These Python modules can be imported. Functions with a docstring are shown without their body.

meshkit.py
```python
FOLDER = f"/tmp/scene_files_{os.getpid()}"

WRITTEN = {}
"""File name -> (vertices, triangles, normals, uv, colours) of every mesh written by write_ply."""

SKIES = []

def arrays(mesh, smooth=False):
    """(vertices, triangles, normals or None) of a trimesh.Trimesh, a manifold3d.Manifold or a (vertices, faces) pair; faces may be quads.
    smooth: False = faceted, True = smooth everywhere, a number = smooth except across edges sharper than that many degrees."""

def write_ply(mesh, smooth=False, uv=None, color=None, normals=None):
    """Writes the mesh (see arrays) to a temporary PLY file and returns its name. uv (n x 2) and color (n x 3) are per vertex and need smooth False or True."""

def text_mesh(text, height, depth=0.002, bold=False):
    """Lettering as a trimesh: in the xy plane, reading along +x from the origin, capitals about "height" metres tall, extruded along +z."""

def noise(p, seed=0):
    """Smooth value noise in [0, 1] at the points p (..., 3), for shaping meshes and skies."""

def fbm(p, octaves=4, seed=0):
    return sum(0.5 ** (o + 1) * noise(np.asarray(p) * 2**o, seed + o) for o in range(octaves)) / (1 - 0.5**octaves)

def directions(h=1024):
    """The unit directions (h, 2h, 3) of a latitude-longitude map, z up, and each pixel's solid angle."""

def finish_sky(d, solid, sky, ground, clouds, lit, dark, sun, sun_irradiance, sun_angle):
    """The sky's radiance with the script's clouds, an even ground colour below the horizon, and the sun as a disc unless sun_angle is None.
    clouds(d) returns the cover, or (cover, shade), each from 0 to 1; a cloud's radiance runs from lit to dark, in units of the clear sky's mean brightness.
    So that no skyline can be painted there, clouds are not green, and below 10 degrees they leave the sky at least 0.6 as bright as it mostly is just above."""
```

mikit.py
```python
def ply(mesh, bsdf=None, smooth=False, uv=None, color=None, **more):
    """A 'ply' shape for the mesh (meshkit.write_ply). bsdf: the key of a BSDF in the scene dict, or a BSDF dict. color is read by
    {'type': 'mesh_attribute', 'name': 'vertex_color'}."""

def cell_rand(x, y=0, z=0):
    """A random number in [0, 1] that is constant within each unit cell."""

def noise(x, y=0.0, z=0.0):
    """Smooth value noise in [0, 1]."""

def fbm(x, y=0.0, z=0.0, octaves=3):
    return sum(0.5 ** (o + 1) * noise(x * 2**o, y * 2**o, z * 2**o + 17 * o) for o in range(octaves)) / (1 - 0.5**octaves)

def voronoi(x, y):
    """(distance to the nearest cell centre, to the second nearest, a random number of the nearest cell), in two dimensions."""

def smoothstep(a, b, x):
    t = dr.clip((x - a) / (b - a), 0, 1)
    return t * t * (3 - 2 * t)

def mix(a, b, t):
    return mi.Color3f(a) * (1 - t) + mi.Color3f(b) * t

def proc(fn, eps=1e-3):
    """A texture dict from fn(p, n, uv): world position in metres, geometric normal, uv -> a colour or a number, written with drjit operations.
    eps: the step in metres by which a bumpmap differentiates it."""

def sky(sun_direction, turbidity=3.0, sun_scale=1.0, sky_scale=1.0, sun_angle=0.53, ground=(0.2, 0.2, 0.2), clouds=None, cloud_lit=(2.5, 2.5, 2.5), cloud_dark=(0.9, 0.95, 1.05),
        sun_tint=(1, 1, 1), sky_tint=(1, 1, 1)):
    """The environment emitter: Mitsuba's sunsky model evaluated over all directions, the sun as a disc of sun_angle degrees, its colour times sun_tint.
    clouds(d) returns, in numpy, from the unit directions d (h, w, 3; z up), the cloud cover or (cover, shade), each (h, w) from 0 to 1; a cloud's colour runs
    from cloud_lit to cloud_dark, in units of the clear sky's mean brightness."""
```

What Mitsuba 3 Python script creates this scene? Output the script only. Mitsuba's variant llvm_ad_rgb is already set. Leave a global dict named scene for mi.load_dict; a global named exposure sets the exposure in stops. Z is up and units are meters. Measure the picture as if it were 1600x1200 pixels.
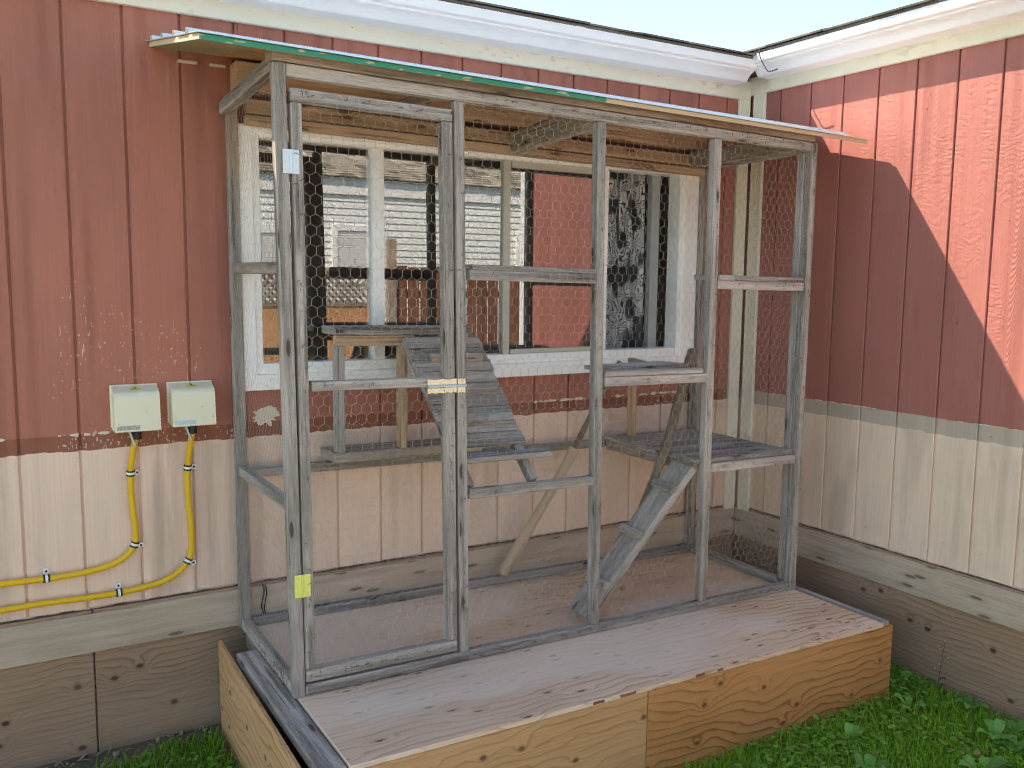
import math, sys
import numpy as np, trimesh
import drjit as dr
import mitsuba as mi
import mikit, meshkit
from mikit import proc, noise, fbm, voronoi, cell_rand, smoothstep, mix
from shapely.geometry import Polygon, Point
from shapely import affinity
from shapely.ops import unary_union

T = mi.ScalarTransform4f
scene, labels = {'type': 'scene'}, {}
rng = np.random.default_rng(11)

# ---------------------------------------------------------------- camera, sky, exposure
exposure = 3.88
CAM = np.array([-3.747, -3.701, 1.84])
FWD = np.array([0.5116, 0.8513, -0.1162]); UPV = np.array([0.0506, 0.1052, 0.9932])
scene['camera'] = {'type': 'perspective', 'fov': 59.52, 'fov_axis': 'x', 'near_clip': 0.05, 'far_clip': 400.0,
                   'to_world': T().look_at(origin=CAM.tolist(), target=(CAM + FWD).tolist(), up=UPV.tolist())}
SUN = (-1.0, 0.87, 1.33)
scene['sky'] = mikit.sky(SUN, turbidity=2.0, sun_scale=0.44, sky_tint=(1.02, 0.85, 0.66), sun_tint=(0.98, 1.0, 1.08), ground=(0.2, 0.19, 0.16))

# ---------------------------------------------------------------- helpers
PID = [0]


def bevel_box(lx, ly, lz, b):
    """Box about the origin, long side along x, chamfered edges; (vertices, faces, uv) with uv in metres along the grain."""
    h = np.array([lx, ly, lz]) / 2
    b = min(b, h.min() * 0.8)
    PID[0] += 1
    uo, vo = 3.0 * (PID[0] % 37), 0.9 * ((PID[0] * 7) % 23)
    tris = []
    P = lambda s, a: np.array([s[k] * (h[k] - (0 if k == a else b)) for k in range(3)])
    def quad(q, n):
        c = np.cross(q[1] - q[0], q[2] - q[0])
        if c @ n < 0: q = q[::-1]
        tris.append((q[0], q[1], q[2], n)); tris.append((q[0], q[2], q[3], n))
    for a in range(3):
        i, j = [k for k in range(3) if k != a]
        for sg in (-1, 1):
            q = []
            for si, sj in ((-1, -1), (1, -1), (1, 1), (-1, 1)):
                s = [0, 0, 0]; s[a] = sg; s[i] = si; s[j] = sj; q.append(P(s, a))
            n = np.zeros(3); n[a] = sg; quad(q, n)
    for a in range(3):
        i, j = [k for k in range(3) if k != a]
        for si in (-1, 1):
            for sj in (-1, 1):
                s1 = [0, 0, 0]; s1[a] = -1; s1[i] = si; s1[j] = sj
                s2 = list(s1); s2[a] = 1
                n = np.zeros(3); n[i] = si; n[j] = sj
                quad([P(s1, i), P(s2, i), P(s2, j), P(s1, j)], n)
    for s in np.ndindex(2, 2, 2):
        s = [2 * k - 1 for k in s]; n = np.array(s, float)
        q = [P(s, 0), P(s, 1), P(s, 2)]
        if np.cross(q[1] - q[0], q[2] - q[0]) @ n < 0: q = q[::-1]
        tris.append((q[0], q[1], q[2], n))
    V = np.array([p for t in tris for p in t[:3]])
    F = np.arange(len(V)).reshape(-1, 3)
    N = np.repeat(np.array([t[3] for t in tris]), 3, axis=0)
    ax = np.abs(N).argmax(1)
    u = np.where(ax == 0, V[:, 1], V[:, 0]) + lx / 2
    v = np.where(ax == 2, V[:, 1], np.where(ax == 1, V[:, 2] + h[1] + h[2], V[:, 2] + 0.4))
    return V, F, np.stack([u + uo + 0.05, v + vo + 0.3], 1)


def abox(x0, x1, y0, y1, z0, z1, grain='x', b=0.0025):
    d = [x1 - x0, y1 - y0, z1 - z0]
    o = {'x': (0, 1, 2), 'y': (1, 2, 0), 'z': (2, 0, 1)}[grain]
    V, F, uv = bevel_box(*[d[k] for k in o], b)
    W = np.empty_like(V)
    for k in range(3): W[:, o[k]] = V[:, k]
    return W + [(x0 + x1) / 2, (y0 + y1) / 2, (z0 + z1) / 2], F, uv


def bar(p0, p1, w, t, up=(0, 0, 1), b=0.0025):
    """Stick from p0 to p1, w wide sideways and t thick along up."""
    p0, p1 = np.asarray(p0, float), np.asarray(p1, float)
    d = p1 - p0; L = np.linalg.norm(d); d /= L
    s = np.cross(up, d); s /= np.linalg.norm(s); n = np.cross(d, s)
    V, F, uv = bevel_box(L, w, t, b)
    return V @ np.array([d, s, n]) + (p0 + p1) / 2, F, uv


def post(xb, xt, w, y0, y1, z0, z1, b=0.003):
    return bar(((xb), (y0 + y1) / 2, z0), (xt, (y0 + y1) / 2, z1), w, y1 - y0, up=(0, 1, 0), b=b)


def merge(parts):
    Vs, Fs, Us, o = [], [], [], 0
    for V, F, U in parts:
        Vs.append(V); Fs.append(F + o); Us.append(U); o += len(V)
    return np.vstack(Vs), np.vstack(Fs), np.vstack(Us)


def plain(m):
    """trimesh or (V, F) without uv."""
    V, F = (m.vertices, m.faces) if hasattr(m, 'vertices') else m
    V = np.asarray(V, float); return V, np.asarray(F), V[:, :2] * 0 + V[:, [0, 2]]


TILT = 0.016          # the deck and the cage on it run downhill to the right
def tilt(V):
    V = np.array(V, float); V[:, 2] -= TILT * (V[:, 0] + 2.86); return V


def numbered(key):
    if key not in scene and key not in labels: return key
    n = 1
    while f'{key}_{n:03d}' in scene or f'{key}_{n:03d}' in labels: n += 1
    return f'{key}_{n:03d}'


def obj(key, mesh, mat, tilted=False, label=None, category=None, group=None, kind=None, smooth=False, color=None):
    key = numbered(key)
    if isinstance(mesh, list): mesh = merge(mesh)
    if isinstance(mesh, tuple) and len(mesh) == 3:
        V, F, U = mesh
        if tilted: V = tilt(V)
        scene[key] = mikit.ply((V, F), mat, smooth=False, uv=U, color=color)
    else:
        if hasattr(mesh, 'vertices'): mesh = (np.array(mesh.vertices), np.array(mesh.faces))
        V, F = mesh
        if tilted: V = tilt(V)
        scene[key] = mikit.ply((V, F), mat, smooth=smooth, color=color)
    d = {k: v for k, v in dict(label=label, category=category, group=group, kind=kind).items() if v}
    if d: labels[key] = d
    return key


def thing(key, label, category, group=None, kind=None):
    key = numbered(key)
    labels[key] = {k: v for k, v in dict(label=label, category=category, group=group, kind=kind).items() if v}
    return key


def tube(path, r, n=10, closed_caps=True):
    """Smooth tube along a list of points; r a number or one per point."""
    P = np.asarray(path, float); m = len(P); r = np.broadcast_to(np.asarray(r, float), (m,))
    tan = np.gradient(P, axis=0); tan /= np.linalg.norm(tan, axis=1, keepdims=True)
    ref = np.array([0.31, 0.87, 0.2]); a = np.cross(tan, ref); a /= np.linalg.norm(a, axis=1, keepdims=True); b = np.cross(tan, a)
    th = np.arange(n) / n * 2 * np.pi
    V = (P[:, None] + r[:, None, None] * (np.cos(th)[None, :, None] * a[:, None] + np.sin(th)[None, :, None] * b[:, None])).reshape(-1, 3)
    F = []
    for i in range(m - 1):
        for k in range(n):
            p, q = i * n + k, i * n + (k + 1) % n
            F += [[p, q, q + n], [p, q + n, p + n]]
    V = np.vstack([V, P[:1], P[-1:]]); c0, c1 = len(V) - 2, len(V) - 1
    for k in range(n):
        F += [[c0, (k + 1) % n, k], [c1, (m - 1) * n + k, (m - 1) * n + (k + 1) % n]]
    return trimesh.Trimesh(V, np.array(F), process=False)


def spline(pts, n):
    from scipy.interpolate import CubicSpline
    P = np.asarray(pts, float); s = np.r_[0, np.cumsum(np.linalg.norm(np.diff(P, axis=0), axis=1))]
    return CubicSpline(s, P)(np.linspace(0, s[-1], n))


def sticks(A, B, r):
    """Thin three-sided wires between the rows of A and B, as one vertex/face pair."""
    A, B = np.asarray(A), np.asarray(B); d = B - A; d = d / np.linalg.norm(d, axis=1, keepdims=True)
    ref = np.where(np.abs(d[:, :1]) < 0.8, [[1.0, 0, 0]], [[0, 1.0, 0]])
    a = np.cross(d, ref); a /= np.linalg.norm(a, axis=1, keepdims=True); b = np.cross(d, a)
    r = np.broadcast_to(np.asarray(r, float), (len(A),))[:, None]
    ring = [r * (math.cos(t) * a + math.sin(t) * b) for t in (0, 2.094, 4.189)]
    V = np.stack([A + q for q in ring] + [B + q for q in ring], 1).reshape(-1, 3)
    f = np.array([[0, 1, 4], [0, 4, 3], [1, 2, 5], [1, 5, 4], [2, 0, 3], [2, 3, 5]])
    return V, (f[None] + 6 * np.arange(len(A))[:, None, None]).reshape(-1, 3)


def extrude_x(profile, x0, x1):
    """Closed (y, z) outline extruded along x."""
    p = Polygon(profile); m = trimesh.creation.extrude_polygon(p, x1 - x0, engine='earcut')
    V = m.vertices; return trimesh.Trimesh(np.stack([V[:, 2] + x0, V[:, 0], V[:, 1]], 1), m.faces, process=False)


# ---------------------------------------------------------------- materials
def rgb(*c): return {'type': 'rgb', 'value': list(c)}


def mat(key, color, rough=0.7, spec=0.3, bump=None, scale=1.0, two=False, **kw):
    m = {'type': 'principled', 'base_color': color if isinstance(color, dict) else rgb(*color), 'roughness': rough, 'specular': spec, **kw}
    if bump is not None: m = {'type': 'bumpmap', 'arbitrary': bump, 'scale': scale, 'bsdf': m}
    if two: m = {'type': 'twosided', 'bsdf': m}
    scene[key] = m


def wood_fn(dark, mid, light, knots=0.74, cracks=0.5):
    def f(p, n, uv):
        u, v = uv.x, uv.y
        pid = dr.floor(u / 3.0)
        r = cell_rand(pid, 5)
        w = v + 0.004 * noise(u * 3.1, pid)
        broad = fbm(u * 1.7, w * 55, pid, 3)
        fine = 0.6 * noise(u * 22, w * 620, pid) + 0.4 * noise(u * 60, w * 900, pid + 1)
        kd, _, kr = voronoi(u * 3.4 + 3 * r, v * 14)
        on = dr.select(kr > knots, 1.0, 0.0)
        knot = smoothstep(0.13, 0.07, kd) * on
        halo = smoothstep(0.32, 0.1, kd) * on
        crack = smoothstep(0.74, 0.80, noise(u * 2.2, w * 150 + 11, pid)) * smoothstep(0.45, 0.7, noise(u * 5.0, w * 25, pid + 3))
        c = mix(dark, light, smoothstep(0.22, 0.78, broad * 0.55 + fine * 0.45))
        c = mix(c, mid, 0.25)
        patch = fbm(u * 3.2 + 5 * r, v * 9, pid + 4, 3)
        c = c * (0.80 + 0.28 * r) * (0.78 + 0.42 * patch)
        c = mix(c, mi.Color3f(*dark) * 0.7, 0.28 * halo)
        c = mix(c, mi.Color3f(*dark) * 0.35, 0.85 * knot)
        tan = smoothstep(0.68, 0.86, fbm(u * 1.6 + 9 * r, v * 6, pid + 8, 3))
        c = mix(c, c * mi.Color3f(1.12, 0.90, 0.70), tan)
        return mix(c, mi.Color3f(*dark) * 0.3, cracks * crack)
    return f


def wood_bump(p, n, uv):
    u, v = uv.x, uv.y
    pid = dr.floor(u / 3.0)
    w = v + 0.004 * noise(u * 3.1, pid)
    crack = smoothstep(0.74, 0.80, noise(u * 2.2, w * 150 + 11, pid)) * smoothstep(0.45, 0.7, noise(u * 5.0, w * 25, pid + 3))
    return 0.0012 * noise(u * 6, w * 260, pid) - 0.002 * crack


def ply_fn(c0, c1, line, knot_c, k=1.0, grey=None, contrast=1.0, sw=1.7, ku=4.0, kv=7.0, kr0=0.5):
    """Rotary-cut plywood face: wandering dark growth lines round scattered knots; u along the sheet."""
    def f(p, n, uv):
        u, v = uv.x, uv.y
        pid = dr.floor(u / 3.0)
        kd, _, kr = voronoi(u * ku + pid, v * kv + pid * 0.37)
        on = dr.select(kr > kr0, 0.5 + kr * 0.5, 0.0)
        swell = dr.exp(-kd * kd * 22) * on
        h = v * 9.0 * k + 3.4 * fbm(u * 1.5, v * 2.2, pid, 4) + sw * swell + 0.5 * noise(u * 6, v * 9, pid + 6) + 0.14 * noise(u * 16, v * 70)
        t = h * 1.7 - dr.floor(h * 1.7)
        g = 0.28 * smoothstep(0.1, 0.9, t) * smoothstep(1.0, 0.93, t) + 0.8 * smoothstep(0.66, 0.88, t) * smoothstep(1.0, 0.90, t)
        fine = noise(u * 5, v * 330, pid)
        c = mix(c0, c1, fbm(u * 2.0, v * 7.0, pid + 2, 3))
        c = mix(c, line, contrast * g * (0.12 + 0.75 * noise(u * 2.2, v * 4, pid + 9)))
        c = c * (0.84 + 0.32 * (0.6 * fine + 0.4 * noise(u * 11, v * 700, pid + 3)))
        ring = smoothstep(0.13, 0.07, kd) * on
        c = mix(c, line, 0.35 * ring)
        c = mix(c, knot_c, 0.85 * smoothstep(0.085, 0.045, kd) * on)
        if grey is not None:
            c = mix(c, grey, 0.6 * smoothstep(0.45, 0.68, fbm(u * 1.1 + 2, v * 3.0, pid, 3)))
        return c
    return f


def siding_h(p): return dr.select(p.x > -0.011, p.y + 31.0, p.x)


def siding_color(p, n, uv):
    right = p.x > -0.011
    h, z = siding_h(p), p.z
    board = dr.floor((dr.select(right, -p.y - 0.2139, -p.x - 0.1755)) / 0.2032)
    tone = 0.93 + 0.14 * cell_rand(board, dr.select(right, 7.0, 3.0))
    jag = 0.006 * (noise(h * 38.0) - 0.5) + 0.004 * noise(h * 9.0)
    up = dr.select(right, mi.Color3f(0.385, 0.143, 0.118), mi.Color3f(0.38, 0.143, 0.102))
    band = dr.select(right, mi.Color3f(0.50, 0.40, 0.32), mi.Color3f(0.26, 0.095, 0.058))
    low = dr.select(right, mi.Color3f(0.80, 0.61, 0.475), mi.Color3f(0.75, 0.565, 0.455))
    top_z = dr.select(right, 1.231, 1.238)
    bot_z = dr.select(right, 1.163, 1.176) + dr.select(right, -0.006, 0.0)
    c = mix(low, band, smoothstep(-0.001, 0.001, z - bot_z - jag))
    c = mix(c, up, smoothstep(-0.001, 0.001, z - top_z - 0.4 * jag))
    weather = fbm(h * 2.3, z * 1.1, 4.0, 4)
    c = c * tone * (0.86 + 0.26 * weather)
    dirt = smoothstep(0.60, 0.75, fbm(h * 7.0, z * 1.6, 9.0, 3)) * dr.select(z < 1.16, 0.22, 0.0)
    c = mix(c, mi.Color3f(0.20, 0.15, 0.11), dirt)
    chip = smoothstep(0.87, 0.91, noise(h * 170.0, z * 65.0, 2.0)) * smoothstep(0.66, 0.80, fbm(h * 3.5, z * 2.6, 6.0, 2))
    near = smoothstep(0.05, 0.02, dr.abs(z - 1.215)) * smoothstep(0.80, 0.86, noise(h * 150.0, z * 90.0, 8.0)) * smoothstep(0.45, 0.6, noise(h * 9.0, 3.0))
    c = mix(c, mi.Color3f(0.60, 0.50, 0.42), dr.select(right, 0.0, 1.0) * dr.maximum(0.6 * chip, 0.7 * near * dr.select(z > 1.176, 1.0, 0.3)))
    grain = noise(h * 230.0, z * 7.0)
    return c * (0.95 + 0.1 * grain)


def siding_bump(p, n, uv):
    """Embossed wood grain pressed into the hardboard."""
    right = p.x > -0.011
    h, z = siding_h(p), p.z
    q = dr.select(right, -p.y - 0.2139, -p.x - 0.1755) / 0.2032
    b = dr.floor(q); w = q - b - 0.5
    sd = cell_rand(b, dr.select(right, 1.0, 2.0)) * 40
    arch = (w * w * 5.5 - z * (0.9 + 0.5 * cell_rand(b, 9))) * 6.0 + 2.0 * fbm(w * 2.0 + sd, z * 1.4, sd, 3) + 0.10 * noise(w * 14 + sd, z * 16)
    rings = dr.sin(arch * 6.283 * 5.2)
    amt = smoothstep(0.35, 0.7, fbm(w * 2.0 + sd, z * 1.1, sd + 5, 2))
    ripple = noise(w * 9.0 + sd, z * 120.0 + 6 * noise(w * 5.0, z * 6.0, sd), sd) * smoothstep(0.3, 0.6, noise(w * 5.0 + sd, z * 3.0, sd + 8))
    return 0.0010 * amt * rings + 0.0025 * (1 - 0.6 * amt) * ripple + 0.0011 * noise(h * 230.0, z * 7.0)


wb = proc(wood_bump, eps=4e-4)
mat('mat_wood_grey', proc(wood_fn((0.135, 0.118, 0.104), (0.345, 0.305, 0.27), (0.54, 0.485, 0.44))), 0.85, 0.2, bump=wb)
mat('mat_wood_brown', proc(wood_fn((0.15, 0.12, 0.10), (0.33, 0.275, 0.225), (0.47, 0.39, 0.32))), 0.85, 0.2, bump=wb)
mat('mat_wood_fresh', proc(wood_fn((0.33, 0.19, 0.10), (0.50, 0.335, 0.20), (0.60, 0.43, 0.28), 0.5)), 0.7, 0.25, bump=wb)
mat('mat_wood_pale', proc(wood_fn((0.24, 0.20, 0.18), (0.50, 0.43, 0.39), (0.66, 0.575, 0.53))), 0.85, 0.2, bump=wb)
mat('mat_wood_skirt', proc(wood_fn((0.42, 0.315, 0.235), (0.52, 0.40, 0.30), (0.59, 0.47, 0.365), 0.6, 0.15)), 0.75, 0.25, bump=wb)
mat('mat_ply_deck', proc(ply_fn((0.58, 0.385, 0.26), (0.74, 0.53, 0.375), (0.28, 0.165, 0.105), (0.08, 0.05, 0.04), 1.5, (0.77, 0.635, 0.53), 0.85, 0.8, 4.2, 13.0, 0.2)), 0.75, 0.25)
mat('mat_ply_gold', proc(ply_fn((0.45, 0.245, 0.115), (0.57, 0.345, 0.18), (0.17, 0.075, 0.03), (0.08, 0.035, 0.02), 1.7, None, 0.85, 0.75, 5.5, 8.0, 0.5)), 0.65, 0.3)
mat('mat_ply_orange', proc(ply_fn((0.40, 0.185, 0.065), (0.51, 0.26, 0.105), (0.15, 0.06, 0.022), (0.07, 0.03, 0.015), 1.8, None, 0.9, 0.9, 5.5, 8.0, 0.42)), 0.6, 0.3)
mat('mat_ply_dull', proc(ply_fn((0.31, 0.195, 0.128), (0.41, 0.272, 0.185), (0.13, 0.075, 0.05), (0.05, 0.02, 0.013), 2.7, None, 0.6, 1.3, 5.0, 7.0, 0.45)), 0.8, 0.25)
mat('mat_siding', proc(siding_color), 0.55, 0.35, bump=proc(siding_bump, eps=8e-4))


def white_fn(base, dirt, amt):
    def f(p, n, uv):
        s = fbm(p.x * 3 + p.y * 2, p.z * 9, p.y * 3, 3)
        g = smoothstep(0.68, 0.74, noise(p.x * 31 + p.y * 27, p.z * 55, 3.0)) * smoothstep(0.5, 0.66, s)
        return mix(mi.Color3f(*base) * (0.94 + 0.12 * s), dirt, amt * g)
    return f


mat('mat_gutter', proc(white_fn((0.80, 0.80, 0.80), (0.6, 0.58, 0.55), 0.12)), 0.35, 0.45)
mat('mat_cream', proc(white_fn((0.74, 0.705, 0.585), (0.45, 0.40, 0.30), 0.3)), 0.6, 0.3)
mat('mat_sash', (0.50, 0.47, 0.40), 0.4, 0.4)
mat('mat_vinyl', proc(white_fn((0.88, 0.88, 0.87), (0.6, 0.58, 0.55), 0.2)), 0.35, 0.45)


def shingle_fn(p, n, uv):
    k = cell_rand(dr.floor(p.x * 5 + p.y * 3.3), dr.floor(p.y * 5 + p.z * 20))
    return mi.Color3f(0.17, 0.155, 0.135) * (0.6 + 0.7 * k) * (0.75 + 0.5 * noise(p.x * 160, p.y * 160, p.z * 160))


mat('mat_shingle', proc(shingle_fn), 0.95, 0.1)


def osb_fn(p, n, uv):
    a, _, r = voronoi(p.x * 26 + 3 * noise(p.x * 7, p.y * 7), p.y * 40)
    c = mix((0.27, 0.145, 0.065), (0.38, 0.225, 0.11), r) * (0.8 + 0.4 * noise(p.x * 90, p.y * 90, p.z * 90))
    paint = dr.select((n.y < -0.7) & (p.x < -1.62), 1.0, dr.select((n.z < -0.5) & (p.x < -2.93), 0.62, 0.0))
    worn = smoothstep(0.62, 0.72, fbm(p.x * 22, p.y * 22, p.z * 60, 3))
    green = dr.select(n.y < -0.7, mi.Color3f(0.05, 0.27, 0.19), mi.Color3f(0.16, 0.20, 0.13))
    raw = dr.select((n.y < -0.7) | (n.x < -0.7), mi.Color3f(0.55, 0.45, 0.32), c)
    return mix(raw, green, paint * (1 - 0.75 * worn))


mat('mat_osb', proc(osb_fn), 0.8, 0.2)
mat('mat_sheet_metal', (0.74, 0.77, 0.80), 0.38, 0.5, metallic=0.25)
mat('mat_zinc', (0.55, 0.60, 0.64), 0.34, 0.5, metallic=0.8)
mat('mat_zinc_yellow', (0.62, 0.68, 0.18), 0.35, 0.5, metallic=0.35)
mat('mat_brass', (0.80, 0.75, 0.58), 0.3, 0.5, metallic=0.55)
mat('mat_wire', (0.38, 0.355, 0.315), 0.5, 0.4, metallic=0.2)
mat('mat_black', (0.018, 0.018, 0.02), 0.5, 0.4)
mat('mat_staple', (0.05, 0.045, 0.045), 0.6, 0.3)
mat('mat_box', (0.74, 0.72, 0.55), 0.38, 0.45)
mat('mat_cable', (0.70, 0.43, 0.012), 0.4, 0.45)
mat('mat_clip_white', (0.8, 0.8, 0.78), 0.4, 0.4)
mat('mat_caulk', (0.66, 0.57, 0.46), 0.7, 0.3)
mat('mat_tin', (0.45, 0.46, 0.48), 0.35, 0.5, metallic=0.6)


def sticker_fn(base, ink):
    def f(p, n, uv):
        a = noise(p.x * 420, p.z * 300)
        return mix(base, ink, smoothstep(0.45, 0.6, a) * 0.6)
    return f


mat('mat_sticker_grey', proc(sticker_fn((0.42, 0.44, 0.38), (0.20, 0.21, 0.19))), 0.5, 0.3)
mat('mat_sticker_blue', proc(sticker_fn((0.40, 0.58, 0.66), (0.62, 0.70, 0.72))), 0.5, 0.3)
mat('mat_sticker_yellow', (0.66, 0.56, 0.10), 0.5, 0.3)
scene['mat_glass'] = {'type': 'thindielectric', 'int_ior': 2.5, 'ext_ior': 1.0}
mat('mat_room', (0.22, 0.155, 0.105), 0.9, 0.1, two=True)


def damask_fn(p, n, uv):
    u, v = uv.x * 15, uv.y * 14
    s = fbm(u, v, 1.0, 2); q = fbm(u * 1.1 + 7, v * 1.1, 4.0, 2)
    swirl = dr.abs(dr.sin(26 * s + 3 * dr.sin(9 * q)))
    leaf = smoothstep(0.5, 0.62, swirl) * smoothstep(0.38, 0.5, noise(u * 0.9, v * 0.8, 3.0))
    return mix((0.05, 0.05, 0.055), (0.55, 0.55, 0.56), leaf)


mat('mat_damask', proc(damask_fn), 0.8, 0.2, two=True)
mat('mat_grey_vinyl', (0.33, 0.36, 0.36), 0.5, 0.3)


def bark_fn(p, n, uv):
    return mix((0.10, 0.075, 0.05), (0.27, 0.215, 0.155), fbm(p.x * 60, p.y * 60, p.z * 22, 3))


mat('mat_bark', proc(bark_fn), 0.9, 0.15)
mat('mat_rope', proc(lambda p, n, uv: mi.Color3f(0.52, 0.39, 0.265) * (0.7 + 0.5 * noise(p.x * 500, p.y * 500, p.z * 500))), 0.9, 0.1)


def ground_fn(p, n, uv):
    a = fbm(p.x * 6, p.y * 6, 0.0, 4); b = noise(p.x * 90, p.y * 90)
    soil = mix((0.07, 0.052, 0.036), (0.20, 0.155, 0.11), 0.6 * a + 0.4 * b)
    lawn = mix((0.08, 0.125, 0.03), (0.17, 0.20, 0.065), fbm(p.x * 3, p.y * 3, 5.0, 4) * 0.6 + 0.4 * noise(p.x * 160, p.y * 160, 2.0))
    near = smoothstep(0.30, 0.55, a)
    c = mix(soil, lawn, dr.select(p.y > -0.55, 0.15, 0.75) * near + dr.select(p.y < -2.6, 0.25, 0.0))
    gravel = mix((0.25, 0.225, 0.19), (0.44, 0.40, 0.345), noise(p.x * 45, p.y * 45, 7.0))
    return c


mat('mat_ground', proc(ground_fn), 0.95, 0.1)
mat('mat_bounce_path', proc(lambda p, n, uv: mix((0.60, 0.56, 0.49), (0.74, 0.69, 0.61), fbm(p.x * 9, p.y * 9, 7.0, 3))), 0.9, 0.2)
scene['mat_leaf'] = {'type': 'principledthin', 'base_color': {'type': 'mesh_attribute', 'name': 'vertex_color'}, 'roughness': 0.45, 'spec_trans': 0.0, 'diff_trans': 1.0}
mat('mat_litter', {'type': 'mesh_attribute', 'name': 'vertex_color'}, 0.9, 0.1, two=True)
mat('mat_clapboard', proc(white_fn((0.80, 0.81, 0.79), (0.5, 0.5, 0.46), 0.3)), 0.5, 0.3)
mat('mat_fence_red', proc(wood_fn((0.12, 0.055, 0.035), (0.20, 0.095, 0.062), (0.26, 0.13, 0.085))), 0.8, 0.2)
mat('mat_shake', proc(lambda p, n, uv: mi.Color3f(0.34, 0.30, 0.24) * (0.45 + 0.9 * cell_rand(dr.floor(p.x * 7 + 31 * dr.floor(p.z * 14)), dr.floor(p.z * 14))) * (0.8 + 0.4 * noise(p.x * 60, p.z * 60))), 0.95, 0.1)

# ---------------------------------------------------------------- ground
G = trimesh.creation.box((300, 300, 1.0)); G.apply_translation((0, 0, -0.53))
obj('ground', (np.array(G.vertices), np.array(G.faces)), 'mat_ground', kind='structure', label='bare soil and thin lawn around the home')
g2 = trimesh.creation.box((60, 3.4, 0.02)); g2.apply_translation((0, -4.55, -0.025))  # unseen pale slab, added to bounce sunlight into the shaded corner
obj('path', (np.array(g2.vertices), np.array(g2.faces)), 'mat_bounce_path', kind='structure', label='pale concrete path added across the yard to bounce light')

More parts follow.
